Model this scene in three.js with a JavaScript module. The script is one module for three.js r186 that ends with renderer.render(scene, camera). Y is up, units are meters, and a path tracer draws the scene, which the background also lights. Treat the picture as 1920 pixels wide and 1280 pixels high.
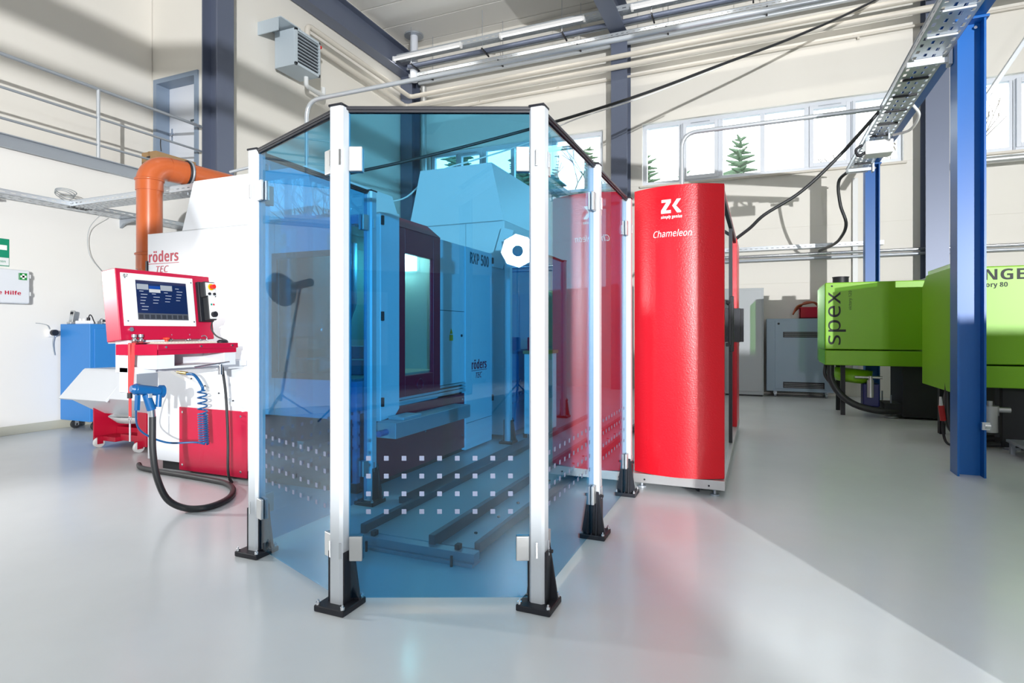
import * as THREE from 'three';
import { RoundedBoxGeometry } from 'three/addons/geometries/RoundedBoxGeometry.js';
import { mergeGeometries } from 'three/addons/utils/BufferGeometryUtils.js';
import { FontLoader } from 'three/addons/loaders/FontLoader.js';
import { TextGeometry } from 'three/addons/geometries/TextGeometry.js';
import { RectAreaLightUniformsLib } from 'three/addons/lights/RectAreaLightUniformsLib.js';

// ---------------------------------------------------------------- camera, sky, exposure
const scene = new THREE.Scene();
const renderer = new THREE.WebGLRenderer();
renderer.toneMapping = THREE.LinearToneMapping;
renderer.toneMappingExposure = 1.22;
renderer.shadowMap.enabled = true;
RectAreaLightUniformsLib.init();
const camera = new THREE.PerspectiveCamera(2 * Math.atan(640 / 1090) * 180 / Math.PI, 1.5, 0.05, 400);
camera.position.set(0, 1.3, 0);
camera.rotation.y = 23 * Math.PI / 180;
camera.setViewOffset(1920, 1280, 0, 20, 1920, 1280);   // lens shifted up: verticals stay vertical
camera.updateProjectionMatrix();
scene.add(camera);
scene.background = new THREE.Color(0.90, 0.96, 1.0);
scene.backgroundIntensity = 5.0;                        // white overcast sky
const LAMP = 30, ROW = 3.2, KEY = 430, RIGHT = 1250, LEFT = 31, WORK = 1.5;   // strengths of the lamps

// ---------------------------------------------------------------- helpers
let seed = 7;
const rnd = () => { seed = (seed * 1664525 + 1013904223) % 4294967296; return seed / 4294967296; };
const V = (x, y, z) => new THREE.Vector3(x, y, z);
const taken = new Map();
function numbered(n) { const k = taken.get(n) || 0; taken.set(n, k + 1); return k ? n + '_' + String(k).padStart(3, '0') : n; }
function mat(r, g, b, rough = 0.5, metal = 0, extra = {}) {
  const m = new THREE.MeshPhysicalMaterial({ roughness: rough, metalness: metal, ...extra });
  m.color.setRGB(r, g, b); return m;
}
function flat(g) {
  const o = g.index ? g.toNonIndexed() : g;
  for (const k of Object.keys(o.attributes)) if (!['position', 'normal', 'uv'].includes(k)) o.deleteAttribute(k);
  return o;
}
const merge = (list) => list.length === 1 ? list[0] : mergeGeometries(list.map(flat));
function bb(x0, x1, y0, y1, z0, z1, r = 0) {                    // box between two corners, edges rounded by r
  const w = Math.abs(x1 - x0), h = Math.abs(y1 - y0), d = Math.abs(z1 - z0);
  r = Math.min(r, w * 0.45, h * 0.45, d * 0.45);
  const g = r > 0.0004 ? new RoundedBoxGeometry(w, h, d, 1, r) : new THREE.BoxGeometry(w, h, d);
  return g.translate((x0 + x1) / 2, (y0 + y1) / 2, (z0 + z1) / 2);
}
const cb = (x, y, z, w, h, d, r = 0) => bb(x - w / 2, x + w / 2, y - h / 2, y + h / 2, z - d / 2, z + d / 2, r);
function rod(p, q, r, seg = 12, r2 = r, open = false) {         // cylinder from p to q
  const a = V(...p), b = V(...q), l = a.distanceTo(b);
  const g = new THREE.CylinderGeometry(r2, r, l, seg, 1, open);
  g.applyQuaternion(new THREE.Quaternion().setFromUnitVectors(V(0, 1, 0), b.clone().sub(a).normalize()));
  return g.translate((p[0] + q[0]) / 2, (p[1] + q[1]) / 2, (p[2] + q[2]) / 2);
}
function bar(p, q, w, h) {                                       // rectangular bar from p to q, w across, h high
  const a = V(...p), b = V(...q), l = a.distanceTo(b), m = new THREE.Matrix4();
  const g = new THREE.BoxGeometry(w, h, l), z = b.clone().sub(a).normalize();
  const x = V(0, 1, 0).cross(z); if (x.length() < 0.01) x.set(1, 0, 0); x.normalize();
  m.makeBasis(x, z.clone().cross(x), z); g.applyMatrix4(m);
  return g.translate((p[0] + q[0]) / 2, (p[1] + q[1]) / 2, (p[2] + q[2]) / 2);
}
function hose(pts, r, n = 60, seg = 8) { return new THREE.TubeGeometry(new THREE.CatmullRomCurve3(pts.map((p) => V(...p)), false, 'centripetal'), n, r, seg); }
function pipe(pts, r, bend, seg = 10, bs = 6) {                  // straight runs joined by round bends
  const c = new THREE.CurvePath(), P = pts.map((p) => V(...p)); let from = P[0];
  for (let i = 1; i < P.length; i++) {
    if (i === P.length - 1) { c.add(new THREE.LineCurve3(from, P[i])); break; }
    const u = P[i].clone().sub(P[i - 1]).normalize(), v = P[i + 1].clone().sub(P[i]).normalize();
    const s = P[i].clone().addScaledVector(u, -bend), e = P[i].clone().addScaledVector(v, bend);
    c.add(new THREE.LineCurve3(from, s)); c.add(new THREE.QuadraticBezierCurve3(s, P[i], e)); from = e;
  }
  const list = c.curves.map((k) => new THREE.TubeGeometry(k, k.isLineCurve3 ? 1 : bs, r, seg));
  return merge(list);
}
function prism(pts, depth, bevel = 0) {                          // outline in x,y pushed along +z
  const s = new THREE.Shape(pts.map((p) => new THREE.Vector2(p[0], p[1])));
  return new THREE.ExtrudeGeometry(s, { depth, bevelEnabled: bevel > 0, bevelSize: bevel, bevelThickness: bevel, bevelSegments: 1, curveSegments: 6 });
}
function frustum(b, t) {                                         // b,t: [x0,x1,z0,z1,y]
  const [a0, a1, c0, c1, y0] = b, [d0, d1, e0, e1, y1] = t;
  const p = [[a0, y0, c1], [a1, y0, c1], [a1, y0, c0], [a0, y0, c0], [d0, y1, e1], [d1, y1, e1], [d1, y1, e0], [d0, y1, e0]];
  const q = [[0, 1, 5, 4], [1, 2, 6, 5], [2, 3, 7, 6], [3, 0, 4, 7], [4, 5, 6, 7], [3, 2, 1, 0]], pos = [], uv = [];
  for (const [i, j, k, l] of q) for (const n of [i, j, k, i, k, l]) { pos.push(...p[n]); uv.push(0, 0); }
  const g = new THREE.BufferGeometry();
  g.setAttribute('position', new THREE.Float32BufferAttribute(pos, 3)); g.setAttribute('uv', new THREE.Float32BufferAttribute(uv, 2));
  g.computeVertexNormals(); return g;
}
function lathe(prof, seg = 20) { return new THREE.LatheGeometry(prof.map((p) => new THREE.Vector2(p[0], p[1])), seg); }
function shadows(o) { o.castShadow = o.receiveShadow = true; return o; }
// a thing: group at its base; parts are given in world metres unless the thing is turned
function thing(name, label, category, [x, y, z] = [0, 0, 0], turn = 0, group) {
  const o = new THREE.Group(); o.name = numbered(name); scene.add(o);
  o.position.set(x, y, z); o.rotation.y = turn; o.userData = { label, category };
  if (group) o.userData.group = group;
  return o;
}
function part(parent, name, geo, material, label) {              // geometry in world metres
  const g = geo, p = parent; let x = 0, y = 0, z = 0;
  for (let k = p; k && k !== scene; k = k.parent) { x += k.position.x; y += k.position.y; z += k.position.z; }
  g.translate(-x, -y, -z);
  return local(p, name, g, material, label);
}
function local(parent, name, geo, material, label) {             // geometry in the parent's own axes
  const m = shadows(new THREE.Mesh(geo, material)); m.name = name; parent.add(m);
  if (label) m.userData.label = label;
  return m;
}
function single(name, geo, material, label, category, group) {   // a thing of one mesh, base taken from its box
  geo.computeBoundingBox(); const b = geo.boundingBox, c = [(b.min.x + b.max.x) / 2, b.min.y, (b.min.z + b.max.z) / 2];
  const m = shadows(new THREE.Mesh(geo.translate(-c[0], -c[1], -c[2]), material));
  m.name = numbered(name); m.position.set(...c); m.userData = { label, category };
  if (group) m.userData.group = group;
  scene.add(m); return m;
}
function structure(name, label, category) {
  const o = new THREE.Group(); o.name = name; scene.add(o); o.userData = { label, category, kind: 'structure' }; return o;
}
// lettering: flat shapes standing a hair proud of the surface
const fonts = {};
for (const k of ['sans_bold', 'sans_regular']) fonts[k] = await new FontLoader().loadAsync('fonts/droid/droid_' + k + '.typeface.json');
function text(str, width, height, { bold = true, slant = 0, depth = 0.002 } = {}) { // fitted to width x height, lower left at 0,0
  const g = new TextGeometry(str, { font: fonts[bold ? 'sans_bold' : 'sans_regular'], size: 1, depth: 0.01, curveSegments: 3, bevelEnabled: false });
  g.computeBoundingBox(); const b = g.boundingBox;
  g.translate(-b.min.x, -b.min.y, 0).scale(width / (b.max.x - b.min.x), height / (b.max.y - b.min.y), depth / 0.01);
  if (slant) g.applyMatrix4(new THREE.Matrix4().makeShear(0, 0, slant, 0, 0, 0));
  return g;
}
function canvasTex(w, h, draw, srgb = true) {
  const c = document.createElement('canvas'); c.width = w; c.height = h; draw(c.getContext('2d'), w, h);
  const t = new THREE.CanvasTexture(c); if (srgb) t.colorSpace = THREE.SRGBColorSpace; return t;
}
function noiseTex(n, octaves, lo, hi, sd) {                      // grey mottling, tiles
  let s = sd; const r = () => { s = (s * 1664525 + 1013904223) % 4294967296; return s / 4294967296; };
  const a = new Float32Array(n * n); let amp = 1, tot = 0;
  for (const f of octaves) {
    const g = new Float32Array(f * f).map(r);
    for (let y = 0; y < n; y++) for (let x = 0; x < n; x++) {
      const u = x / n * f, v = y / n * f, i = Math.floor(u), j = Math.floor(v), p = u - i, q = v - j;
      const e = p * p * (3 - 2 * p), w = q * q * (3 - 2 * q), G = (k, l) => g[(l % f) * f + (k % f)];
      a[y * n + x] += amp * ((G(i, j) * (1 - e) + G(i + 1, j) * e) * (1 - w) + (G(i, j + 1) * (1 - e) + G(i + 1, j + 1) * e) * w);
    }
    tot += amp; amp *= 0.6;
  }
  const d = new Uint8Array(n * n * 4);
  for (let i = 0; i < n * n; i++) { const v = 255 * (lo + (hi - lo) * a[i] / tot); d.set([v, v, v, 255], i * 4); }
  const t = new THREE.DataTexture(d, n, n); t.magFilter = THREE.LinearFilter; t.wrapS = t.wrapT = THREE.RepeatWrapping; t.needsUpdate = true; return t;
}

// ---------------------------------------------------------------- materials
const mottle = noiseTex(512, [4, 9, 23, 61], 0.86, 1.0, 11); mottle.repeat.set(0.25, 0.25);
const fine = noiseTex(512, [90, 180], 0, 1, 5);
const roughMap = noiseTex(512, [6, 17, 50], 0.75, 1.0, 3); roughMap.repeat.set(0.3, 0.3);
const M = {
  wall: mat(0.80, 0.775, 0.715, 0.75),
  wallLow: mat(0.81, 0.80, 0.765, 0.7),
  floor: mat(0.70, 0.735, 0.75, 0.42, 0, { map: mottle, roughnessMap: roughMap, clearcoat: 0.35, clearcoatRoughness: 0.16 }),
  skirting: mat(0.50, 0.50, 0.42, 0.6),
  ceiling: mat(0.78, 0.765, 0.73, 0.7),
  joint: mat(0.40, 0.39, 0.37, 0.8),
  white: mat(0.72, 0.755, 0.80, 0.34),
  offwhite: mat(0.78, 0.80, 0.80, 0.4),
  frameWhite: mat(0.72, 0.76, 0.83, 0.4),
  steel: mat(0.14, 0.165, 0.235, 0.42, 0.3),
  zinc: mat(0.44, 0.48, 0.53, 0.42, 0.55),
  zincLight: mat(0.60, 0.64, 0.68, 0.36, 0.5),
  alu: mat(0.56, 0.57, 0.57, 0.42, 0.75),
  postAlu: mat(0.60, 0.64, 0.68, 0.36, 0.2),
  black: mat(0.010, 0.011, 0.017, 0.5),
  blackSoft: mat(0.02, 0.022, 0.026, 0.6),
  rubber: mat(0.025, 0.027, 0.03, 0.45),
  red: mat(0.48, 0.006, 0.045, 0.34),
  redDeep: mat(0.42, 0.006, 0.03, 0.32),
  redCell: mat(0.74, 0.006, 0.018, 0.33, 0, { bumpMap: fine, bumpScale: 0.0009 }),
  redSign: mat(0.50, 0.0, 0.035, 0.5),
  blueCab: mat(0.03, 0.22, 0.60, 0.38),
  blueCol: mat(0.0, 0.115, 0.42, 0.36),
  blueGun: mat(0.005, 0.10, 0.30, 0.35),
  blueHose: mat(0.005, 0.09, 0.26, 0.3),
  lime: mat(0.22, 0.52, 0.010, 0.42),
  green: mat(0.0, 0.28, 0.14, 0.5),
  orange: mat(0.56, 0.125, 0.035, 0.28, 0, { clearcoat: 0.3, clearcoatRoughness: 0.15 }),
  beigePipe: mat(0.66, 0.62, 0.55, 0.4),
  greyBlue: mat(0.30, 0.40, 0.50, 0.4),
  locker: mat(0.42, 0.45, 0.47, 0.4),
  anthracite: mat(0.045, 0.05, 0.055, 0.5),
  card: mat(0.40, 0.25, 0.12, 0.85),
  keys: mat(0.66, 0.63, 0.55, 0.6),
  chrome: mat(0.75, 0.77, 0.8, 0.18, 0.95),
  brass: mat(0.50, 0.36, 0.12, 0.3, 0.8),
  yellow: mat(0.75, 0.48, 0.0, 0.45),
  print: mat(0.012, 0.013, 0.016, 0.6),
  printGrey: mat(0.06, 0.09, 0.11, 0.5),
  printWhite: mat(0.92, 0.92, 0.92, 0.4),
  tube: mat(0.85, 0.86, 0.85, 0.4, 0, { emissive: new THREE.Color(1, 1, 0.97), emissiveIntensity: 0.5 }),
  glassBlue: mat(0.375, 0.705, 0.865, 0.0, 0, { transmission: 1, thickness: 0, ior: 1.5 }),
  glassSmoke: mat(0.42, 0.47, 0.50, 0.0, 0, { transmission: 1, thickness: 0, ior: 1.5 }),
  glassClear: mat(0.95, 0.97, 0.97, 0.0, 0, { transmission: 1, thickness: 0, ior: 1.45 }),
  frost: mat(0.13, 0.16, 0.24, 0.6),
  foliage: mat(0.075, 0.125, 0.07, 0.9),
  bark: mat(0.13, 0.105, 0.08, 0.9),
};

// ---------------------------------------------------------------- the hall: floor, walls, ceiling, windows
const ZB = -13.2, XW = -8.6, XU = -9.9, TOP = 8.8, XE = 13, ZF = 14;
function worldUV(g) {
  const p = g.attributes.position, n = g.attributes.normal, uv = [];
  for (let i = 0; i < p.count; i++) {
    const ax = Math.abs(n.getX(i)), ay = Math.abs(n.getY(i));
    uv.push(ax > 0.7 ? p.getZ(i) : p.getX(i), ay > 0.7 ? p.getZ(i) : p.getY(i));
  }
  g.setAttribute('uv', new THREE.Float32BufferAttribute(uv, 2)); return g;
}
function slab(name, label, category, geo, m) {
  const o = shadows(new THREE.Mesh(worldUV(geo), m)); o.name = name; o.userData = { label, category, kind: 'structure' }; scene.add(o); return o;
}
slab('floor', 'pale grey glossy sealed workshop floor', 'floor', bb(-10.3, XE + 0.3, -0.3, 0, -13.6, ZF + 0.3), M.floor);
slab('wall_left', 'cream lower wall with first aid box below the gallery', 'wall', bb(-10.2, XW, 0, 3.56, -6.99, ZF), M.wallLow);
slab('wall_left_upper', 'cream wall behind the gallery railing', 'wall', bb(-10.2, XU, 3.56, TOP, -6.99, ZF), M.wall);
slab('wall_back', 'plain wall behind the photographer', 'wall', bb(-10.2, XE, 0, TOP, ZF, ZF + 0.3), M.wall);
slab('wall_near', 'plain wall far to the right of the hall', 'wall', bb(XE, XE + 0.3, 0, TOP, -13.5, ZF + 0.3), M.wall);
{ // wall with the heater, with the doorway at the end of the gallery cut into its near face
  const w = structure('wall_left_far', 'cream wall carrying the unit heater, with a doorway at the gallery end', 'wall');
  part(w, 'wall_body', merge([bb(-10.2, XW, 0, TOP, -13.5, -7.3), bb(-10.2, -9.84, 3.56, TOP, -7.3, -7.0), bb(-8.74, XW, 3.56, TOP, -7.3, -7.0), bb(-9.84, -8.74, 5.72, TOP, -7.3, -7.0), bb(-10.2, XW, 0, 3.7, -7.3, -6.99)]), M.wall);
}
{
  const b = structure('baseboard_left', 'olive grey skirting along the foot of the left wall', 'baseboard');
  part(b, 'board', bb(XW, XW + 0.015, 0, 0.112, -6.9, 8, 0.003), M.skirting);
}
{ // gallery door
  const d = structure('door_1', 'pale grey steel door with a small sign at the end of the gallery', 'door');
  const fr = mat(0.23, 0.30, 0.40, 0.45);
  part(d, 'door_frame', merge([bb(-9.84, -9.76, 3.7, 5.72, -7.28, -6.97), bb(-8.82, -8.74, 3.7, 5.72, -7.28, -6.97), bb(-9.76, -8.82, 5.64, 5.72, -7.28, -6.97)]), fr, 'blue grey door frame');
  part(d, 'door_leaf', bb(-9.76, -8.82, 3.72, 5.64, -7.26, -7.22, 0.004), M.frameWhite);
  part(d, 'sign_plate', bb(-9.22, -9.06, 4.98, 5.02, -7.22, -7.215), M.printGrey);
  part(d, 'handle', merge([bb(-9.7, -9.66, 4.68, 4.92, -7.22, -7.21), rod([-9.68, 4.8, -7.21], [-9.68, 4.8, -7.16], 0.01), rod([-9.68, 4.8, -7.16], [-9.55, 4.8, -7.16], 0.01)]), M.chrome);
}
const bays = [[-7.95, -3.32], [-2.42, 2.56], [3.42, 8.4]];
{ // window wall made of long sandwich panels with open joints
  const w = structure('wall_right', 'cream panelled wall with a high band of windows', 'wall');
  part(w, 'backing', merge([bb(-8.6, XE, 0, 4.5, -13.5, -13.26), bb(-8.6, XE, 6.0, TOP, -13.5, -13.26), ...[[-8.6, -7.98], [-3.29, -2.45], [2.59, 3.39], [8.43, XE]].map(([a, b]) => bb(a, b, 4.5, 6.0, -13.5, -13.26))]), M.joint);
  const rows = [[0, 1.14], [1.14, 2.28], [2.28, 3.42], [3.42, 4.56], [5.95, 7.08], [7.08, 8.2], [8.2, 8.8]];
  for (const [a, b] of [[-8.6, -2.85], [-2.85, 3.0], [3.0, 8.85], [8.85, XE]]) for (const [y0, y1] of rows) part(w, 'panel', bb(a, b, y0, y1, -13.26, ZB, 0.004), M.wall);
  for (const [a, b] of [[-8.6, -7.95], [-3.32, -2.42], [2.56, 3.42], [8.4, XE]]) part(w, 'panel', bb(a, b, 4.56, 5.95, -13.26, ZB, 0.004), M.wall);
  for (const [a, b] of bays) part(w, 'window_ledge', bb(a - 0.04, b + 0.04, 4.5, 4.545, -13.3, -13.12, 0.006), M.beigePipe, 'beige window ledge');
}
bays.forEach(([a, b], n) => {
  const w = structure('window_' + (n + 1), ['high band of windows behind the blue glass screens', 'high band of six windows above the red robot cabinet', 'high windows at the right edge behind the blue column'][n], 'window');
  const z0 = -13.42, z1 = -13.3, y0 = 4.56, y1 = 5.95, u = (b - a) / 6;
  part(w, 'window_frame', merge([bb(a, b, y0, y0 + 0.09, z0, z1, 0.006), bb(a, b, y1 - 0.09, y1, z0, z1, 0.006), ...[0, 1, 2, 3, 4, 5, 6].map((k) => cb(a + k * u + (k === 0 ? 0.045 : k === 6 ? -0.045 : 0), (y0 + y1) / 2, (z0 + z1) / 2, 0.09, y1 - y0 - 0.18, z1 - z0 - 0.004))]), M.frameWhite);
  for (let k = 0; k < 6; k++) {
    const p = a + k * u + 0.05, q = a + (k + 1) * u - 0.05;
    if (k === 1 || k === 4) {
      const s = part(w, 'sash', merge([bb(p, p + 0.075, y0 + 0.07, y1 - 0.07, z0 + 0.03, z1 + 0.035, 0.006), bb(q - 0.075, q, y0 + 0.07, y1 - 0.07, z0 + 0.03, z1 + 0.035, 0.006), bb(p + 0.075, q - 0.075, y0 + 0.07, y0 + 0.15, z0 + 0.03, z1 + 0.033), bb(p + 0.075, q - 0.075, y1 - 0.15, y1 - 0.07, z0 + 0.03, z1 + 0.033)]), M.frameWhite);
      local(s, 'opener_rod', merge([rod([(p + q) / 2 - 0.2, y1 - 0.1, z1 + 0.05], [(p + q) / 2 + 0.2, y1 - 0.1, z1 + 0.05], 0.008, 6), rod([k === 1 ? p - 0.03 : q + 0.03, y0 - 0.1, z1 + 0.06], [k === 1 ? p - 0.03 : q + 0.03, y1 - 0.1, z1 + 0.06], 0.008, 6)]), M.zinc);
    }
    part(w, 'pane', bb(p - 0.01, q + 0.01, y0 + 0.08, y1 - 0.08, -13.372, -13.368), M.glassClear);
  }
});
{ // ceiling of long panels
  const c = structure('ceiling', 'cream ceiling of long flat panels', 'ceiling');
  part(c, 'backing', bb(-10.3, XE + 0.3, TOP + 0.03, TOP + 0.3, -13.6, ZF + 0.3), M.joint);
  for (let z = -13.81; z < ZF; z += 0.88) part(c, 'panel', bb(-10.2, XE, TOP, TOP + 0.04, Math.max(z, ZB - 0.05), Math.min(z + 0.86, ZF), 0.014), M.ceiling);
}
function hSection(w, d, tf, tw, bulb) {                         // outline of a steel section, flanges at +-d/2
  return [[-w / 2, -d / 2], [w / 2, -d / 2], [w / 2, -d / 2 + tf], [tw / 2, -d / 2 + tf], [tw / 2, d / 2 - tf], [w / 2, d / 2 - tf], [w / 2, d / 2], [-w / 2, d / 2], [-w / 2, d / 2 - tf], [-tw / 2, d / 2 - tf], [-tw / 2, -d / 2 + tf], [-w / 2, -d / 2 + tf]];
}
function pillar(x, z, w, d, y0, y1, m, turned, name, label, group) { // upright H section
  let g = prism(hSection(w, d, 0.022, 0.014), y1 - y0); g.rotateX(-Math.PI / 2); if (turned) g.rotateY(Math.PI / 2);
  return single(name, g.translate(x, y0, z), m, label, 'column', group);
}
function girder(x, y, w, h, z0, z1, m, name, label, group) {     // level I beam along z, centre x, foot y
  const g = prism(hSection(w, h, 0.02, 0.012), z1 - z0).translate(x, y + h / 2, z0);
  return single(name, g, m, label, 'beam', group);
}
pillar(-8.4, -12.98, 0.34, 0.4, 0, 8.18, M.steel, false, 'steel_pillar', 'dark steel pillar in the far corner beside the downpipe');
pillar(-2.85, -12.98, 0.36, 0.4, 0, 7.86, M.steel, false, 'steel_pillar', 'dark steel pillar rising behind the glass screen, left of the window band');
pillar(3.0, -12.98, 0.36, 0.4, 0, 7.86, M.steel, false, 'steel_pillar', 'dark steel pillar behind the tall bright blue column');
pillar(8.85, -12.98, 0.36, 0.4, 0, 7.86, M.steel, false, 'steel_pillar', 'dark steel pillar beyond the lime green machines, out of view');
pillar(-8.41, -7.1, 0.33, 0.36, 0, 7.86, M.steel, true, 'steel_pillar', 'dark steel pillar beside the gallery door at the end of the railing');
girder(-8.42, 7.88, 0.3, 0.62, -13.18, ZF - 0.05, M.steel, 'roof_beam', 'dark steel roof beam along the left wall above the heater');
girder(-2.85, 7.88, 0.36, 0.62, -13.18, ZF - 0.05, M.steel, 'roof_beam', 'dark steel roof beam crossing above the ceiling tray at the middle pillar');
girder(3.0, 7.88, 0.36, 0.62, -13.18, ZF - 0.05, M.steel, 'roof_beam', 'dark steel roof beam above the blue column, out of view');
{ // gallery edge, railing
  const g = thing('gallery_edge_beam', 'galvanised steel channel along the gallery floor edge', 'beam', [XW, 3.56, -7]);
  part(g, 'web', bb(XW, XW + 0.02, 3.56, 3.73, -6.9, 8), M.zinc);
  part(g, 'flange', merge([bb(XW, XW + 0.07, 3.56, 3.572, -6.9, 8), bb(XW - 0.05, XW + 0.07, 3.718, 3.73, -6.9, 8)]), M.zinc);
  const r = thing('railing', 'galvanised tube railing with three rails along the gallery', 'railing', [XW, 3.73, -6.9]);
  for (const [y, rr] of [[4.71, 0.024], [4.3, 0.017], [3.92, 0.017]]) part(r, 'rail', rod([XW + 0.02, y, -6.92], [XW + 0.02, y, 8], rr, 10), M.zinc);
  for (const z of [-5.27, -3.5, -1.7, 0.1, 1.9, 3.7, 5.5]) part(r, 'post', rod([XW + 0.02, 3.73, z], [XW + 0.02, 4.71, z], 0.024, 10), M.zincLight);
  part(r, 'chain', hose([[XW + 0.02, 4.28, -6.2], [XW + 0.03, 4.2, -6.19], [XW + 0.02, 4.1, -6.21]], 0.008, 12, 5), M.rubber);
}

// ---------------------------------------------------------------- blue glass screens round the loading area
const posts = { P0: [-2.70, -2.545], P1: [-1.815, -2.205], P2: [-0.955, -2.575], P3: [-0.96, -3.605], P4: [-0.968, -4.62], A: [-2.70, -3.62], B: [-2.67, -6.18], C: [-2.70, -8.35] };
function screenPost(name, label, lug) {
  const [x, z] = posts[name], t = thing('screen_post', label, 'post', [x, 0, z]);
  const s = 0.038;
  const prof = [[-s, -s + 0.012], [-s + 0.012, -s], [s - 0.012, -s], [s, -s + 0.012], [s, s - 0.012], [s - 0.012, s], [-s + 0.012, s], [-s, s - 0.012]];
  local(t, 'profile', prism(prof, 2.315).rotateX(-Math.PI / 2).translate(0, 0.03, 0), M.postAlu);
  local(t, 'base_plate', new RoundedBoxGeometry(0.17, 0.03, 0.17, 1, 0.006).translate(0, 0.015, 0), M.black, 'black base plate');
  for (const [sx, sz] of [[-1, -1], [1, -1], [-1, 1], [1, 1]]) local(t, 'bolt', merge([new THREE.CylinderGeometry(0.011, 0.011, 0.012, 6).translate(sx * 0.07, 0.036, sz * 0.07), new THREE.CylinderGeometry(0.005, 0.005, 0.024, 6).translate(sx * 0.07, 0.04, sz * 0.07)]), M.chrome);
  // tapered black bracket: behind the profile on the front posts, before it on the side posts
  const fin = [[-0.078, 0], [0.078, 0], [0.036, 0.26], [-0.036, 0.26]], f = lug === 'front' ? 1 : -1;
  local(t, 'bracket_fin', prism(fin, 0.01, 0.002).translate(0, 0.03, f * 0.046 - 0.005), M.black);
  for (const sx of [-1, 0, 1]) {
    const rib = [[0, 0], [0.032, 0], [0.01, 0.25], [0, 0.25]];
    local(t, 'bracket_rib', prism(rib, 0.008).rotateY(-f * Math.PI / 2).translate(sx * 0.03 + f * 0.004, 0.03, f * 0.05), M.black);
    if (sx) local(t, 'bracket_side', bb(sx * 0.039, sx * 0.047, 0.03, 0.27, f > 0 ? -0.03 : -0.046, f > 0 ? 0.046 : 0.03, 0.003), M.black);
  }
  local(t, 'clamp_bolt', rod([-0.062, 0.262, f * 0.02], [0.062, 0.262, f * 0.02], 0.009, 8), M.black);
  local(t, 'end_cap', cb(0, 2.352, 0, 0.078, 0.012, 0.078, 0.003), M.black);
  return t;
}
screenPost('P0', 'pale aluminium screen post farthest left, beside the white milling machine', 'x');
screenPost('P1', 'pale aluminium screen post at the left of the front glass', 'x');
screenPost('P2', 'pale aluminium screen post at the right of the front glass', 'x');
screenPost('P3', 'pale aluminium screen post midway along the right hand glass', 'front');
screenPost('P4', 'pale aluminium screen post touching the red cabinet', 'front');
screenPost('A', 'screen post seen through the front glass beside the machine corner', 'x');
screenPost('B', 'screen post seen through the glass right of the second company logo', 'x');
screenPost('C', 'farthest screen post deep inside behind the right hand glass', 'x');
const square = new THREE.BoxGeometry(0.0225, 0.0225, 0.0006);
function glassPanel(a, b, label, { squares = true, clips = true, y0 = 0.045, out = 1 } = {}) {
  const [ax, az] = posts[a], [bx, bz] = posts[b], L = Math.hypot(bx - ax, bz - az), t = thing('glass_screen', label, 'glass screen', [(ax + bx) / 2, y0, (az + bz) / 2], Math.atan2(-(bz - az), bx - ax));
  const h = L / 2 - 0.042, y1 = 2.335;
  const pane = local(t, 'glass_pane', bb(-h, h, 0, y1 - y0, -0.004, 0.004), M.glassBlue, 'clear blue tinted glass pane');
  local(t, 'top_rail', merge([bb(-L / 2 + 0.015, L / 2 - 0.015, y1 - y0, y1 - y0 + 0.018, -0.018, 0.018, 0.004), bb(-h, h, y1 - y0 - 0.01, y1 - y0, 0.005, 0.012), bb(-h, h, y1 - y0 - 0.01, y1 - y0, -0.012, -0.005)]), M.black, 'black top rail');
  if (clips) for (const sx of [-1, 1]) for (const y of [0.235, 2.06]) {
    const x = sx * (h - 0.035);
    const c = local(t, 'clamp', merge([cb(x, y, 0.014, 0.062, 0.115, 0.018, 0.004), cb(x, y, -0.014, 0.062, 0.115, 0.018, 0.004)]), M.alu, 'brushed aluminium glass clamp');
    local(c, 'clamp_slot', cb(sx * (L / 2 - 0.012), y, 0.045, 0.012, 0.075, 0.006, 0.002), M.chrome);
  }
  if (squares) {
    const n = Math.floor((L - 0.13) / 0.0835);
    for (let i = 0; i < n; i++) for (let j = 0; j < 4; j++) {
      const m = local(pane, 'frosted_square', square, M.frost); m.position.set((i - (n - 1) / 2) * 0.0835, 0.405 + j * 0.0835, 0.0046 * out);
    }
  }
  return t;
}
glassPanel('P0', 'P1', 'blue tinted glass screen on the left between two front posts');
glassPanel('P1', 'P2', 'blue tinted front glass screen facing the camera, reflecting the flash lamp');
glassPanel('P2', 'P3', 'blue tinted glass screen on the right nearest the camera');
glassPanel('P3', 'P4', 'blue tinted glass screen on the right beside the red cabinet');
glassPanel('P0', 'A', 'blue tinted inner glass screen beside the milling machine corner', { out: -1 });
glassPanel('B', 'C', 'blue tinted far glass screen deep behind the milling machine', { clips: false });

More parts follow.
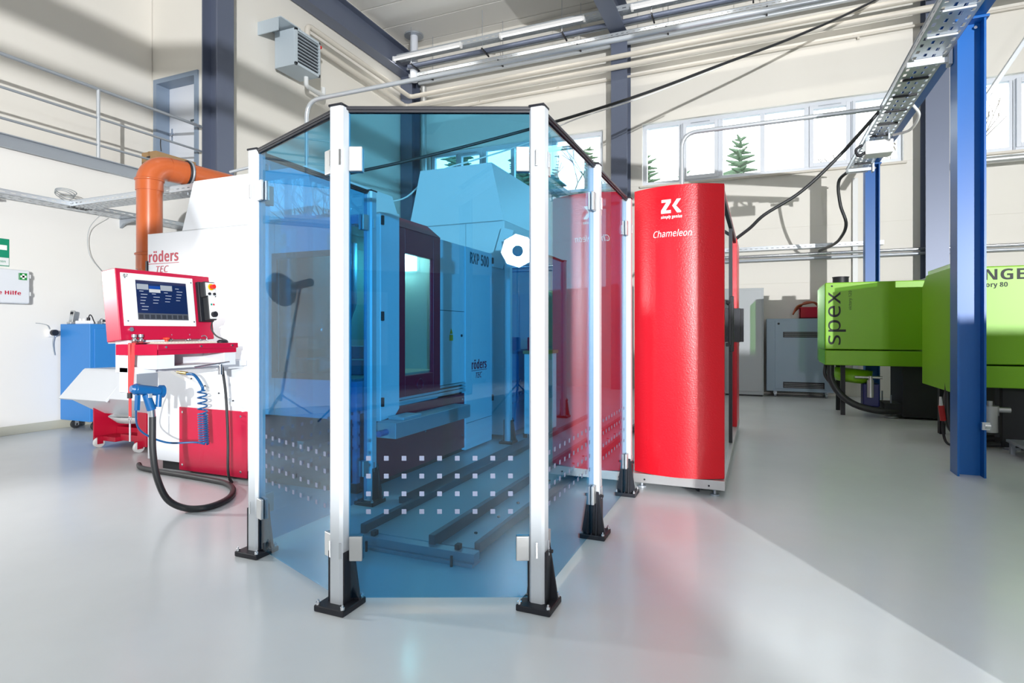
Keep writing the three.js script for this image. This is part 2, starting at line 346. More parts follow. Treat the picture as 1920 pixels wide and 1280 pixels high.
// ---------------------------------------------------------------- white and crimson milling machine
function roeders(width, height, m) {                             // company lettering over a rule, TEC below, lower left at 0,0
  const f = height;
  return merge([text('röders', width, f * 0.52).translate(0, f * 0.48, 0), bb(-0.02 * width, width * 1.02, f * 0.40, f * 0.425, 0, 0.002), text('TEC', width * 0.42, f * 0.30, { bold: false, slant: 0.25 }).translate(width * 0.22, 0, 0)]);
}
{
  const m = thing('milling_machine', 'large white and crimson milling machine behind the blue glass screens', 'machine', [-4.1, 0, -4.95]);
  const zf = -3.72, xs = -2.9;
  // outer casing
  part(m, 'casing', merge([bb(-5.33, -4.0, 0.09, 2.215, -6.15, zf, 0.006), bb(-4.0, xs - 0.02, 0.09, 0.9, -6.15, zf - 0.02, 0.006), bb(-4.0, xs - 0.02, 0.6, 2.2, -6.15, -5.0), bb(-4.0, -3.75, 0.9, 2.2, -5.0, zf, 0.004), bb(-4.0, xs, 2.14, 2.215, -5.0, zf, 0.004)]), M.white);
  part(m, 'plinth', bb(-5.2, -2.95, 0, 0.1, -6.1, zf - 0.06), M.blackSoft, 'dark recessed plinth');
  part(m, 'front_hood', frustum([-4.86, -3.3, -5.0, zf, 2.215], [-4.735, -3.42, -4.95, zf - 0.02, 2.66]), M.white);
  part(m, 'hood_joint', bb(-4.86, -4.0, 2.213, 2.218, zf - 0.002, zf + 0.002), M.locker);
  part(m, 'latch', bb(-5.345, -5.32, 1.84, 1.96, zf - 0.02, zf + 0.012, 0.003), M.black);
  part(m, 'service_panel', bb(-4.885, -4.05, 0.03, 0.605, zf, zf + 0.012, 0.003), M.red, 'crimson bolted service panel');
  for (const [x, y] of [[-4.84, 0.56], [-4.84, 0.08], [-4.12, 0.56], [-4.12, 0.08]]) part(m, 'panel_bolt', rod([x, y, zf + 0.01], [x, y, zf + 0.016], 0.011, 8), M.chrome);
  part(m, 'brand_lettering', roeders(0.40, 0.205).translate(-5.31, 1.845, zf), M.redSign, 'red lettering röders TEC');
  part(m, 'slanted_trim', bar([-4.95, 0.93, zf + 0.02], [-4.06, 0.62, zf + 0.02], 0.05, 0.03), M.offwhite);
  for (let k = 0; k < 5; k++) part(m, 'trim_bolt', rod([-4.85 + k * 0.17, 0.93 - k * 0.058, zf + 0.045], [-4.85 + k * 0.17, 0.93 - k * 0.058, zf + 0.052], 0.007, 6), M.blackSoft);
  // front sliding door with a window into the work space
  const d = part(m, 'front_door', merge([bb(-3.98, -3.70, 0.6, 2.2, zf, zf + 0.05, 0.006), bb(-3.70, -2.95, 0.6, 0.93, zf, zf + 0.05, 0.006), bb(-3.70, -2.95, 1.92, 2.2, zf, zf + 0.05, 0.006), bb(-3.02, -2.95, 0.93, 1.92, zf, zf + 0.05, 0.006)]), M.white);
  part(d, 'window_surround', merge([bb(-3.72, -3.67, 0.91, 1.94, zf + 0.04, zf + 0.06), bb(-3.05, -3.0, 0.91, 1.94, zf + 0.04, zf + 0.06), bb(-3.67, -3.05, 0.91, 0.96, zf + 0.04, zf + 0.06), bb(-3.67, -3.05, 1.89, 1.94, zf + 0.04, zf + 0.06)]), M.black);
  part(d, 'window_pane', bb(-3.67, -3.05, 0.96, 1.89, zf + 0.02, zf + 0.024), M.glassSmoke);
  part(m, 'front_apron', bb(-3.98, -2.95, 0.1, 0.6, zf - 0.01, zf + 0.012, 0.004), M.redDeep, 'crimson apron under the front door');
  // work space: cream lining, lamp, spindle and table
  const w = part(m, 'work_space', merge([bb(-3.75, xs - 0.02, 0.9, 0.92, -5.0, zf), bb(-3.76, -3.74, 0.9, 2.12, -5.0, zf), bb(-3.75, xs - 0.02, 0.9, 2.12, -5.01, -4.99), bb(-3.75, xs - 0.02, 2.12, 2.135, -5.0, zf)]), mat(0.42, 0.41, 0.33, 0.45), 'cream lined work space');
  part(w, 'spindle', merge([rod([-3.5, 2.1, -4.3], [-3.5, 1.55, -4.3], 0.12, 18), rod([-3.5, 1.4, -4.3], [-3.5, 1.55, -4.3], 0.07, 18, 0.12)]), M.zinc);
  part(w, 'table', merge([bb(-3.65, -3.1, 0.92, 1.05, -4.7, -4.1, 0.01), bb(-3.5, -3.25, 1.05, 1.16, -4.5, -4.3, 0.006)]), M.zinc);
  part(w, 'work_lamp', bb(-3.35, -3.15, 1.9, 2.1, -4.99, -4.95, 0.005), mat(0.9, 0.9, 0.85, 0.4, 0, { emissive: new THREE.Color(1, 0.97, 0.80), emissiveIntensity: 12 }));
  const l = new THREE.PointLight(0xfff6dd, WORK, 0, 2); l.position.set(-3.25, 2.0, -4.90); l.castShadow = true; l.shadow.radius = 3; l.name = 'work_light'; scene.add(l);
  // side towards the glass: narrow hinged panel, crimson door with window, white panels
  const hp = part(m, 'hinged_panel', prism([[3.93, 0.57], [4.13, 0.59], [4.19, 0.64], [4.19, 2.29], [3.93, 2.26]], 0.07, 0.006).rotateY(Math.PI / 2).translate(xs, 0, 0), M.white);
  for (const y of [2.2, 1.42, 0.72]) part(hp, 'hinge', cb(xs + 0.085, y, -3.94, 0.02, 0.075, 0.024, 0.003), M.black);
  const rd = part(m, 'side_door', merge([bb(xs, xs + 0.045, 0.72, 2.2, -4.33, -4.195, 0.005), bb(xs, xs + 0.045, 0.72, 2.2, -4.94, -4.81, 0.005), bb(xs, xs + 0.045, 0.72, 0.905, -4.81, -4.33, 0.005), bb(xs, xs + 0.045, 1.98, 2.2, -4.81, -4.33, 0.005)]), M.redDeep, 'crimson side door with window');
  part(rd, 'door_hood', frustum([xs - 0.05, xs + 0.05, -4.94, -4.195, 2.2], [xs - 0.05, xs - 0.02, -4.80, -4.15, 2.30]), M.redDeep);
  part(rd, 'window_pane', bb(xs + 0.015, xs + 0.019, 0.9, 1.99, -4.82, -4.32), M.glassClear);
  part(rd, 'door_badge', new THREE.TorusGeometry(0.05, 0.008, 6, 20).rotateY(Math.PI / 2).translate(xs + 0.046, 0.81, -4.57), M.redDeep);
  const sp = part(m, 'side_panel', merge([bb(xs - 0.02, xs + 0.02, 0.76, 2.2, -5.49, -4.95, 0.004)]), M.white);
  part(sp, 'panel_joint', bb(xs + 0.018, xs + 0.022, 1.50, 1.506, -5.48, -4.96), M.printGrey);
  part(sp, 'warning_sign', merge([prism([[-0.03, 0], [0.03, 0], [0, 0.055]], 0.002).rotateY(Math.PI / 2).translate(xs + 0.021, 1.27, -5.2), bb(xs + 0.02, xs + 0.023, 1.2, 1.26, -5.235, -5.165)]), M.yellow);
  part(sp, 'lock', rod([xs + 0.02, 1.25, -5.42], [xs + 0.03, 1.25, -5.42], 0.014, 10), M.black);
  const rp = part(m, 'logo_panel', merge([bb(xs - 0.02, xs + 0.03, 0.03, 2.2, -6.16, -5.5, 0.005)]), M.white);
  part(rp, 'panel_joint', bb(xs + 0.029, xs + 0.032, 0.31, 0.315, -6.15, -5.51), M.printGrey);
  part(rp, 'model_lettering', text('RXP 500', 0.47, 0.125).rotateY(Math.PI / 2).translate(xs + 0.031, 2.03, -5.60), M.printGrey, 'dark lettering RXP 500');
  part(rp, 'brand_lettering', roeders(0.37, 0.205).rotateY(Math.PI / 2).translate(xs + 0.031, 0.78, -5.64), M.redDeep, 'lettering röders TEC');
  for (const y of [2.12, 0.52]) part(rp, 'hinge', cb(xs + 0.03, y, -6.17, 0.03, 0.07, 0.03, 0.003), M.black);
  part(m, 'side_apron', bb(xs - 0.02, xs + 0.02, 0.06, 0.64, -5.49, -3.78, 0.004), M.redDeep, 'crimson apron below the side door');
  for (const [y, z] of [[0.18, -3.9], [0.58, -5.44], [0.2, -5.44], [0.36, -4.7]]) part(m, 'panel_bolt', rod([xs + 0.019, y, z], [xs + 0.026, y, z], 0.009, 8), M.chrome);
  for (const [y, h] of [[0.66, 0.03], [0.70, 0.02], [0.735, 0.02]]) part(m, 'guide_rail', bb(xs - 0.01, xs + 0.035, y, y + h, -5.49, -4.2, 0.003), M.zincLight);
  // coolant trough bolted to the side
  const tr = part(m, 'trough', merge([bb(-2.80, -2.62, 0.45, 0.575, -5.12, -3.84, 0.004), bb(-2.88, -2.80, 0.5, 0.55, -5.1, -3.9)]), M.zinc, 'grey steel trough');
  part(tr, 'trough_lid', bb(-2.79, -2.64, 0.575, 0.6, -4.25, -3.98, 0.005), M.zincLight);
  part(tr, 'pipe_stub', rod([-2.71, 0.5, -3.84], [-2.71, 0.5, -3.74], 0.025, 10), M.blueGun);
  // tall rear body with tapered hood
  part(m, 'rear_body', bb(-4.12, -2.80, 0.05, 2.62, -8.1, -6.36, 0.006), M.white);
  part(m, 'rear_hood', frustum([-4.12, -2.80, -8.1, -6.34, 2.62], [-3.98, -2.98, -7.95, -6.38, 3.34]), M.white);
  part(m, 'rear_joint', merge([bb(-4.1, -2.82, 2.615, 2.622, -6.345, -6.338), bb(-3.32, -3.314, 2.2, 2.61, -6.362, -6.356)]), M.locker);
  part(m, 'cable_chute', bar([-2.86, 2.05, -6.3], [-2.72, 2.5, -6.3], 0.05, 0.16), M.white);
}
{ // cabinet with red boxes just behind the logo panel
  const c = thing('tool_cabinet', 'small pale cabinet behind the milling machine logo panel', 'cabinet', [-2.6, 0, -7.0]);
  part(c, 'body', bb(-2.62, -2.36, 0.05, 1.02, -7.0, -6.55, 0.005), M.offwhite);
  part(c, 'top', bb(-2.63, -2.34, 1.02, 1.06, -7.02, -6.53, 0.004), M.card);
  part(c, 'feet', merge([bb(-2.64, -2.6, 0, 0.05, -6.98, -6.94), bb(-2.42, -2.38, 0, 0.05, -6.98, -6.94), bb(-2.64, -2.6, 0, 0.05, -6.6, -6.56), bb(-2.42, -2.38, 0, 0.05, -6.6, -6.56)]), M.black);
  single('red_box', bb(-2.60, -2.46, 1.06, 1.22, -6.75, -6.6, 0.004), M.redSign, 'small red box on the pale cabinet behind the machine', 'box');
}
{ // robot travel rail on the floor inside the screens
  const r = thing('floor_rail', 'steel travel rail lying on the floor inside the glass screens', 'rail', [-1.84, 0, -5.5]);
  const dark = mat(0.10, 0.12, 0.14, 0.4, 0.4);
  part(r, 'bed_plate', bb(-2.2, -1.74, 0.04, 0.075, -8.2, -2.93, 0.004), mat(0.42, 0.46, 0.48, 0.45, 0.2), 'worn grey bed plate');
  part(r, 'side_plate', bb(-1.74, -1.47, 0.03, 0.055, -8.2, -2.98, 0.004), M.zinc);
  for (const x of [-2.215, -1.735]) part(r, 'guide_rail', merge([bb(x - 0.02, x + 0.02, 0.03, 0.125, -8.2, -2.9, 0.004), bb(x - 0.034, x + 0.034, 0.03, 0.05, -8.2, -2.9)]), dark);
  part(r, 'outer_rail', bb(-1.50, -1.465, 0.03, 0.09, -8.2, -2.98, 0.004), dark);
  part(r, 'front_beam', merge([bb(-2.24, -1.44, 0.02, 0.07, -2.93, -2.86, 0.004), bb(-2.24, -1.44, 0.0, 0.02, -2.95, -2.84, 0.003)]), M.zinc);
  for (const x of [-2.13, -1.56]) part(r, 'beam_bolt', merge([bb(x - 0.015, x + 0.015, 0.07, 0.1, -2.92, -2.88, 0.003), rod([x, 0.0, -2.82], [x, 0.06, -2.82], 0.008, 6)]), M.blackSoft);
  for (let k = 0; k < 14; k++) part(r, 'rail_bolt', rod([-1.6, 0.054, -3.2 - k * 0.34], [-1.6, 0.064, -3.2 - k * 0.34], 0.011, 6), M.blackSoft);
  part(r, 'cable_channel', bb(-2.5, -2.3, 0.0, 0.05, -6.4, -3.7, 0.004), dark);
}
// ---------------------------------------------------------------- operator console hung on the machine
{
  const c = thing('control_console', 'crimson machine control console with screen and keyboard desk', 'control console', [-4.0, 1.02, -3.1]);
  const til = (g) => g.translate(4.08, -1.235, 0).rotateZ(0.12).translate(-4.08, 1.235, 0);    // leans back
  const h = part(c, 'screen_housing', til(bb(-4.23, -4.08, 1.235, 1.745, -3.41, -2.655, 0.006)), M.red);
  part(h, 'bezel', til(bb(-4.08, -4.072, 1.335, 1.715, -3.25, -2.685, 0.003)), M.offwhite, 'pale screen bezel');
  const tex = canvasTex(512, 384, (x, w, hh) => {
    x.fillStyle = '#10224a'; x.fillRect(0, 0, w, hh); x.fillStyle = '#2a2c4a'; x.fillRect(0, 0, w, 26);
    x.fillStyle = '#8d949c'; x.fillRect(10, 36, 110, 54); x.fillRect(240, 36, 120, 54); x.fillStyle = '#aeb2b4'; x.fillRect(125, 80, 112, 34);
    x.fillStyle = '#0b3a86'; x.fillRect(125, 48, 112, 30); x.fillStyle = '#c8ced8';
    for (const [px, py, n] of [[30, 104, 7], [150, 126, 4], [272, 108, 4], [392, 60, 5]]) for (let k = 0; k < n; k++) x.fillRect(px + (k * 13) % 17, py + k * 30, 40 + (k * 23) % 30, 4);
    x.fillStyle = '#4a4f58'; x.fillRect(0, 320, w, 64); x.fillStyle = '#30343c'; for (let k = 0; k < 9; k++) x.fillRect(10 + k * 56, 334, 42, 40);
  });
  const sm = mat(1, 1, 1, 0.12, 0, { map: tex, emissive: new THREE.Color(1, 1, 1), emissiveMap: tex, emissiveIntensity: 0.18 });
  const sg = new THREE.PlaneGeometry(0.40, 0.288).rotateY(Math.PI / 2).translate(-4.0700, 1.525, -2.985);
  part(h, 'display_screen', til(sg), sm, 'dark blue operating screen');
  part(h, 'marking', til(text('82', 0.032, 0.02, { bold: false, slant: 0.2 }).rotateY(Math.PI / 2).translate(-4.072, 1.686, -2.70)), M.print, 'handwritten 82');
  for (const [y, z] of [[1.68, -2.71], [1.37, -2.71], [1.68, -3.23], [1.37, -3.23]]) part(h, 'bezel_screw', til(rod([-4.073, y, z], [-4.068, y, z], 0.006, 8)), M.chrome);
  part(h, 'key_lock', til(rod([-4.081, 1.31, -2.73], [-4.066, 1.31, -2.73], 0.016, 14)), M.chrome);
  part(c, 'desk', merge([bb(-4.14, -3.85, 1.165, 1.205, -3.44, -2.76, 0.004), bb(-4.14, -3.86, 1.13, 1.17, -3.43, -2.77)]), M.red, 'crimson keyboard desk');
  part(c, 'desk_corner', prism([[-4.14, 2.66], [-3.85, 2.757], [-4.14, 2.757]], 0.075).rotateX(-Math.PI / 2).translate(0, 1.13, 0), M.red);
  for (const z of [-2.82, -3.1, -3.38]) part(c, 'desk_screw', rod([-3.852, 1.185, z], [-3.843, 1.185, z], 0.008, 8), M.chrome);
  part(c, 'tray_body', merge([bb(-4.14, -3.865, 1.045, 1.13, -2.9, -2.76, 0.004), bb(-4.14, -3.865, 1.045, 1.13, -3.43, -3.32, 0.004), bb(-4.14, -3.865, 1.03, 1.048, -3.43, -2.76, 0.003), bb(-4.14, -4.1, 1.045, 1.13, -3.43, -2.76)]), M.white, 'white open tray under the desk');
  part(c, 'keyboard_plate', bb(-4.08, -3.88, 1.205, 1.214, -3.27, -2.84, 0.003), M.keys);
  const key = new RoundedBoxGeometry(0.024, 0.008, 0.022, 1, 0.002), kb = c.children[c.children.length - 1];
  for (let i = 0; i < 6; i++) for (let j = 0; j < 15; j++) { const k = local(kb, 'key', key, M.keys); k.position.set(-4.06 + i * 0.0305 - c.position.x, 1.217 - c.position.y, -2.86 - j * 0.0275 - c.position.z); }
  part(c, 'support_arm', merge([bb(-4.22, -4.05, 1.0, 1.05, -3.71, -2.85, 0.006), bb(-4.2, -4.0, 0.86, 1.045, -2.86, -2.72, 0.008), bb(-4.24, -4.1, 1.0, 1.3, -3.0, -2.72, 0.006), bb(-4.5, -4.1, 0.98, 1.06, -3.718, -3.45, 0.006)]), M.white, 'white support arm');
  part(c, 'holster_plate', bb(-3.995, -3.985, 0.9, 1.0, -2.86, -2.7, 0.003), M.zinc);
  part(c, 'emergency_button', merge([rod([-4.06, 1.205, -2.98], [-4.06, 1.235, -2.98], 0.012), lathe([[0, 0.02], [0.022, 0.018], [0.024, 0.006], [0.014, 0], [0, 0]]).translate(-4.06, 1.232, -2.98)]), mat(0.75, 0.06, 0.03, 0.4), 'red stop button');
}
function toolHolder(x, z, k, label) {                             // short steel collet holder
  const t = thing('collet_holder', label, 'tool holder', [x, 1.205, z]);
  local(t, 'body', lathe([[0, 0], [0.016, 0], [0.016, 0.02], [0.02, 0.022], [0.02, 0.034], [0.013, 0.036], [0.012, 0.05], [0, 0.05]], 14), M.chrome);
  local(t, 'nut', new THREE.CylinderGeometry(0.017, 0.017, 0.02, 8).translate(0, 0.06, 0), M.zinc);
  if (k) local(t, 'tool_tip', new THREE.CylinderGeometry(0.005, 0.007, 0.022, 8).translate(0, 0.08, 0), M.blackSoft);
}
toolHolder(-4.06, -2.735, 0, 'steel collet holder at the far left of the console desk');
toolHolder(-4.07, -2.79, 0, 'steel collet holder second from the left on the console desk');
toolHolder(-4.1, -3.04, 1, 'steel collet holder with a dark tip right of the red stop button');
toolHolder(-4.1, -3.19, 0, 'steel collet holder right of the middle of the console desk');
single('wrench', merge([bb(-4.1, -4.08, 1.206, 1.212, -3.0, -2.82, 0.002), new THREE.TorusGeometry(0.016, 0.007, 6, 14).rotateX(Math.PI / 2).translate(-4.09, 1.212, -2.82)]), mat(0.02, 0.2, 0.55, 0.4), 'blue spanner lying on the console desk', 'tool');
{
  const t = thing('magnifier', 'round steel dial and stand on the right of the console desk', 'gauge', [-4.08, 1.205, -3.31]);
  local(t, 'ring', new THREE.TorusGeometry(0.024, 0.005, 8, 22).rotateY(1.2).translate(0, 0.032, 0), M.chrome);
  local(t, 'stand', cb(0.01, 0.012, 0.045, 0.03, 0.024, 0.026, 0.004), M.zinc);
}
single('computer_mouse', lathe([[0, 0.026], [0.018, 0.024], [0.03, 0.014], [0.033, 0.003], [0.03, 0], [0, 0]], 20).scale(1.0, 1, 1.5).translate(-3.93, 1.206, -3.36), M.black, 'black computer mouse at the right end of the console desk', 'mouse');
{ // hand-held pendant on the housing
  const p = thing('hand_pendant', 'grey and black hand pendant hanging on the console with a red stop knob', 'remote', [-4.07, 1.38, -3.34]);
  const til = (g) => g.translate(4.08, -1.235, 0).rotateZ(0.12).translate(-4.08, 1.235, 0);
  part(p, 'holder', til(bb(-4.08, -4.045, 1.37, 1.69, -3.395, -3.275, 0.005)), M.black);
  part(p, 'body', til(merge([bb(-4.045, -3.985, 1.56, 1.685, -3.39, -3.28, 0.012), bb(-4.045, -3.985, 1.375, 1.57, -3.375, -3.30, 0.01)])), M.blackSoft);
  part(p, 'face', til(merge([bb(-3.987, -3.981, 1.57, 1.675, -3.38, -3.29, 0.003), bb(-3.987, -3.981, 1.385, 1.57, -3.368, -3.307, 0.003)])), M.offwhite);
  part(p, 'stop_ring', til(rod([-3.984, 1.64, -3.335], [-3.974, 1.64, -3.335], 0.026, 18)), M.yellow);
  part(p, 'stop_knob', til(rod([-3.974, 1.64, -3.335], [-3.94, 1.64, -3.335], 0.017, 16)), mat(0.8, 0.02, 0.01, 0.35));
  for (const z of [-3.315, -3.36]) part(p, 'selector', til(rod([-3.984, 1.585, z], [-3.972, 1.585, z], 0.011, 12)), M.black);
  for (const [y, z, q] of [[1.5, -3.327, 0], [1.5, -3.348, 1]]) part(p, 'button', til(cb(-3.981, y, z, 0.005, 0.014, 0.013)), q ? mat(0.55, 0.02, 0.03, 0.5) : mat(0.0, 0.3, 0.2, 0.5));
  part(p, 'jog_wheel', til(rod([-3.984, 1.42, -3.338], [-3.955, 1.42, -3.338], 0.022, 16)), M.black);
  part(p, 'cord', hose([[-4.02, 1.37, -3.34], [-4.03, 1.32, -3.34], [-4.0, 1.26, -3.36], [-3.95, 1.22, -3.42], [-3.97, 1.212, -3.43]], 0.006, 30, 6), M.rubber);
}
{ // red lanyard over the desk corner
  const m = mat(0.62, 0.03, 0.03, 0.6), t = thing('lanyard', 'red lanyard hanging over the left corner of the console desk', 'lanyard', [-4.0, 0.52, -2.68]);
  part(t, 'strap', merge([bb(-4.052, -4.027, 0.86, 1.213, -2.69, -2.687), bar([-4.012, 1.213, -2.70], [-4.02, 0.86, -2.685], 0.003, 0.024), bar([-4.04, 1.214, -2.69], [-4.06, 1.213, -2.82], 0.025, 0.003), bar([-4.01, 1.214, -2.70], [-4.045, 1.216, -2.83], 0.025, 0.003), bb(-4.04, -4.015, 0.70, 0.84, -2.688, -2.684)]), m);
  part(t, 'buckle', bb(-4.045, -4.01, 0.83, 0.87, -2.692, -2.675, 0.003), M.black);
  part(t, 'hook', merge([new THREE.TorusGeometry(0.012, 0.003, 6, 14).translate(-4.028, 0.69, -2.685), rod([-4.028, 0.68, -2.685], [-4.028, 0.655, -2.685], 0.006, 6)]), M.chrome);
  part(t, 'pin', rod([-4.028, 0.655, -2.685], [-4.028, 0.53, -2.685], 0.006, 8), M.zinc);
}
{ // blue wash gun in its holster
  const t = thing('wash_gun', 'blue coolant wash gun hanging below the console', 'spray gun', [-3.92, 0.75, -2.74]);
  part(t, 'barrel', merge([rod([-3.94, 0.9, -2.655], [-3.9, 0.872, -2.81], 0.036, 16, 0.032), rod([-3.9, 0.872, -2.81], [-3.895, 0.87, -2.835], 0.045, 16), rod([-3.945, 0.905, -2.635], [-3.94, 0.9, -2.665], 0.022, 12, 0.04)]), M.blueGun);
  part(t, 'grip', merge([rod([-3.91, 0.86, -2.72], [-3.9, 0.75, -2.752], 0.026, 12, 0.03), bar([-3.925, 0.86, -2.67], [-3.925, 0.755, -2.665], 0.03, 0.02), rod([-3.89, 0.85, -2.8], [-3.885, 0.765, -2.79], 0.02, 10)]), M.blueGun);
  part(t, 'trigger', bb(-3.9, -3.88, 0.835, 0.865, -2.745, -2.715, 0.004), M.zincLight);
  part(t, 'swivel', rod([-3.9, 0.76, -2.752], [-3.9, 0.69, -2.758], 0.024, 12, 0.02), M.chrome);
}
single('wash_hose', hose([[-3.9, 0.7, -2.758], [-3.9, 0.44, -2.762], [-3.89, 0.25, -2.79], [-3.85, 0.1, -2.84], [-3.79, 0.03, -2.92], [-3.68, 0.024, -2.99], [-3.69, 0.024, -3.17], [-3.86, 0.024, -3.4], [-4.1, 0.024, -3.54], [-4.4, 0.024, -3.58], [-4.7, 0.024, -3.6], [-5.3, 0.024, -3.64], [-5.45, 0.024, -3.72]], 0.023, 120, 10), M.rubber, 'thick black wash hose looping across the floor below the wash gun', 'hose');
{ // air blow gun on a coiled blue hose
  const t = thing('coil_hose', 'coiled blue air hose with brass nozzle hanging before the crimson panel', 'hose', [-4.3, 0.3, -3.5]);
  const co = []; for (let i = 0; i <= 240; i++) { const a = i / 240 * Math.PI * 2 * 17; const k = i / 240; co.push([-4.33 + 0.035 * Math.cos(a) + k * 0.02, 0.80 - (k < 0.25 ? k * 0.8 : 0.2 + (k - 0.25) * 0.34), -3.5 + 0.035 * Math.sin(a)]); }
  part(t, 'coil', hose(co, 0.007, 520, 6), M.blueHose);
  part(t, 'lead', hose([[-4.46, 0.935, -3.46], [-4.38, 0.93, -3.46], [-4.33, 0.88, -3.47], [-4.3, 0.82, -3.48], [-4.33, 0.8, -3.5]], 0.012, 40, 8), M.blueHose);
  part(t, 'nozzle', merge([rod([-4.54, 0.945, -3.46], [-4.46, 0.94, -3.46], 0.014, 12), rod([-4.58, 0.947, -3.46], [-4.54, 0.945, -3.46], 0.01, 10)]), M.brass, 'brass nozzle');
  part(t, 'tail', hose([[-4.3, 0.345, -3.5], [-4.36, 0.36, -3.47], [-4.5, 0.38, -3.3], [-4.55, 0.5, -3.12], [-4.4, 0.7, -2.98], [-4.25, 0.85, -2.9], [-4.15, 0.99, -2.85]], 0.008, 50, 6), M.blueHose);
}
single('console_cable', hose([[-4.06, 1.04, -3.46], [-4.06, 0.8, -3.5], [-4.055, 0.4, -3.52], [-4.06, 0.1, -3.53], [-4.1, 0.02, -3.6], [-4.2, 0.02, -3.66]], 0.011, 50, 8), M.rubber, 'grey cable running straight down from the console to the floor', 'cable');
{
  const t = thing('chuck_key', 'small chrome chuck key hanging from the console tray', 'tool', [-3.86, 0.96, -3.32]);
  part(t, 'shaft', rod([-3.86, 1.04, -3.28], [-3.86, 0.96, -3.28], 0.014, 10, 0.018), M.chrome);
  part(t, 'handle', rod([-3.86, 1.03, -3.05], [-3.86, 1.055, -3.36], 0.007, 8), M.chrome);
}

// ---------------------------------------------------------------- left side: chip chute, trolley, cabinet, ducts, trays
{ // white chip chute leaving the machine
  const t = thing('chip_chute', 'white angled chip chute sticking out left of the milling machine', 'chute', [-6.2, 0.37, -4.2]);
  const side = [[4.10, 0.84], [3.90, 0.60], [4.27, 0.37], [4.62, 0.37], [4.62, 0.84]];
  part(t, 'body', prism(side, 1.6, 0.004).rotateY(Math.PI / 2).translate(-6.93, 0, 0), M.white);
  part(t, 'lid', prism([[4.14, 0.875], [4.12, 0.86], [3.875, 0.575], [3.89, 0.565], [4.11, 0.82], [4.45, 0.845], [4.45, 0.87]], 0.78, 0.004).rotateY(Math.PI / 2).translate(-6.97, 0, 0), M.white);
  for (const x of [-6.6, -6.3]) part(t, 'hinge', cb(x, 0.885, -4.3, 0.11, 0.02, 0.05, 0.005), M.black);
}
{ // crimson chip trolley
  const t = thing('chip_trolley', 'crimson chip trolley on white castors under the chute', 'trolley', [-6.45, 0, -4.5]);
  part(t, 'side_plate', bb(-6.85, -6.835, 0.06, 0.47, -4.75, -4.15, 0.004), M.redDeep);
  part(t, 'side_plate', bb(-6.14, -6.0, 0.06, 0.475, -4.19, -4.17, 0.004), M.redDeep);
  part(t, 'side_plate', bb(-6.015, -6.0, 0.06, 0.475, -4.75, -4.18, 0.004), M.redDeep);
  part(t, 'back_plate', bb(-6.85, -6.0, 0.1, 0.46, -4.76, -4.745, 0.003), M.redDeep);
  part(t, 'base_frame', merge([bb(-6.83, -6.02, 0.1, 0.2, -4.72, -4.4, 0.006), bb(-6.55, -6.02, 0.08, 0.15, -4.4, -4.26, 0.006), bb(-6.83, -6.55, 0.07, 0.12, -4.4, -4.2, 0.006)]), M.redDeep);
  part(t, 'drip_pan', lathe([[0, 0.0], [0.25, 0.02], [0.33, 0.09], [0.325, 0.095], [0.24, 0.03], [0, 0.01]], 28).translate(-6.4, 0.27, -4.42), M.offwhite, 'white round drip pan');
  for (const [x, z] of [[-6.78, -4.17], [-6.1, -4.16], [-6.78, -4.7], [-6.1, -4.7]]) {
    const w = part(t, 'castor', merge([rod([x - 0.018, 0.055, z], [x + 0.018, 0.055, z], 0.055, 20)]), M.offwhite, 'white castor wheel');
    part(w, 'axle', merge([rod([x - 0.03, 0.055, z], [x + 0.03, 0.055, z], 0.014, 10), bb(x - 0.028, x - 0.022, 0.04, 0.12, z - 0.03, z + 0.03), bb(x + 0.022, x + 0.028, 0.04, 0.12, z - 0.03, z + 0.03)]), M.redDeep);
  }
}
{ // blue workshop cabinet on castors
  const t = thing('workshop_cabinet', 'blue steel workshop cabinet on black castors by the left wall', 'cabinet', [-8.28, 0, -5.1]);
  part(t, 'body', bb(-8.57, -7.95, 0.12, 1.39, -5.5, -4.78, 0.006), M.blueCab);
  const d = part(t, 'door', bb(-7.955, -7.938, 0.16, 1.33, -5.46, -4.83, 0.004), M.blueCab);
  part(d, 'label_card', bb(-7.939, -7.935, 1.13, 1.31, -5.12, -5.0), M.offwhite, 'pale paper card');
  part(t, 'door_edge', bb(-7.957, -7.944, 0.16, 1.33, -4.85, -4.845), M.offwhite);
  for (const [x, z] of [[-8.42, -4.88], [-8.0, -4.88], [-8.42, -5.4], [-8.0, -5.4]]) {
    const w = part(t, 'castor', rod([x - 0.02, 0.055, z], [x + 0.02, 0.055, z], 0.055, 18), M.rubber);
    part(w, 'fork', merge([bb(x - 0.035, x - 0.028, 0.04, 0.125, z - 0.025, z + 0.025), bb(x + 0.028, x + 0.035, 0.04, 0.125, z - 0.025, z + 0.025), rod([x - 0.035, 0.055, z], [x + 0.035, 0.055, z], 0.012, 8)]), M.chrome);
  }
}
{ // cordless telephone
  const t = thing('telephone', 'silver cordless telephone standing on the blue cabinet', 'telephone', [-8.44, 1.39, -4.85]);
  local(t, 'handset', new RoundedBoxGeometry(0.055, 0.17, 0.028, 1, 0.01).rotateX(-0.25).rotateY(0.5).translate(0, 0.1, 0), M.alu);
  local(t, 'display', new THREE.BoxGeometry(0.036, 0.032, 0.004).translate(0, 0.045, 0.015).rotateX(-0.25).rotateY(0.5).translate(0, 0.1, 0), M.black);
  local(t, 'keypad', new THREE.BoxGeometry(0.038, 0.06, 0.003).translate(0, -0.02, 0.015).rotateX(-0.25).rotateY(0.5).translate(0, 0.1, 0), M.locker);
  local(t, 'cradle', cb(0, 0.014, 0, 0.09, 0.028, 0.09, 0.008), M.alu);
}
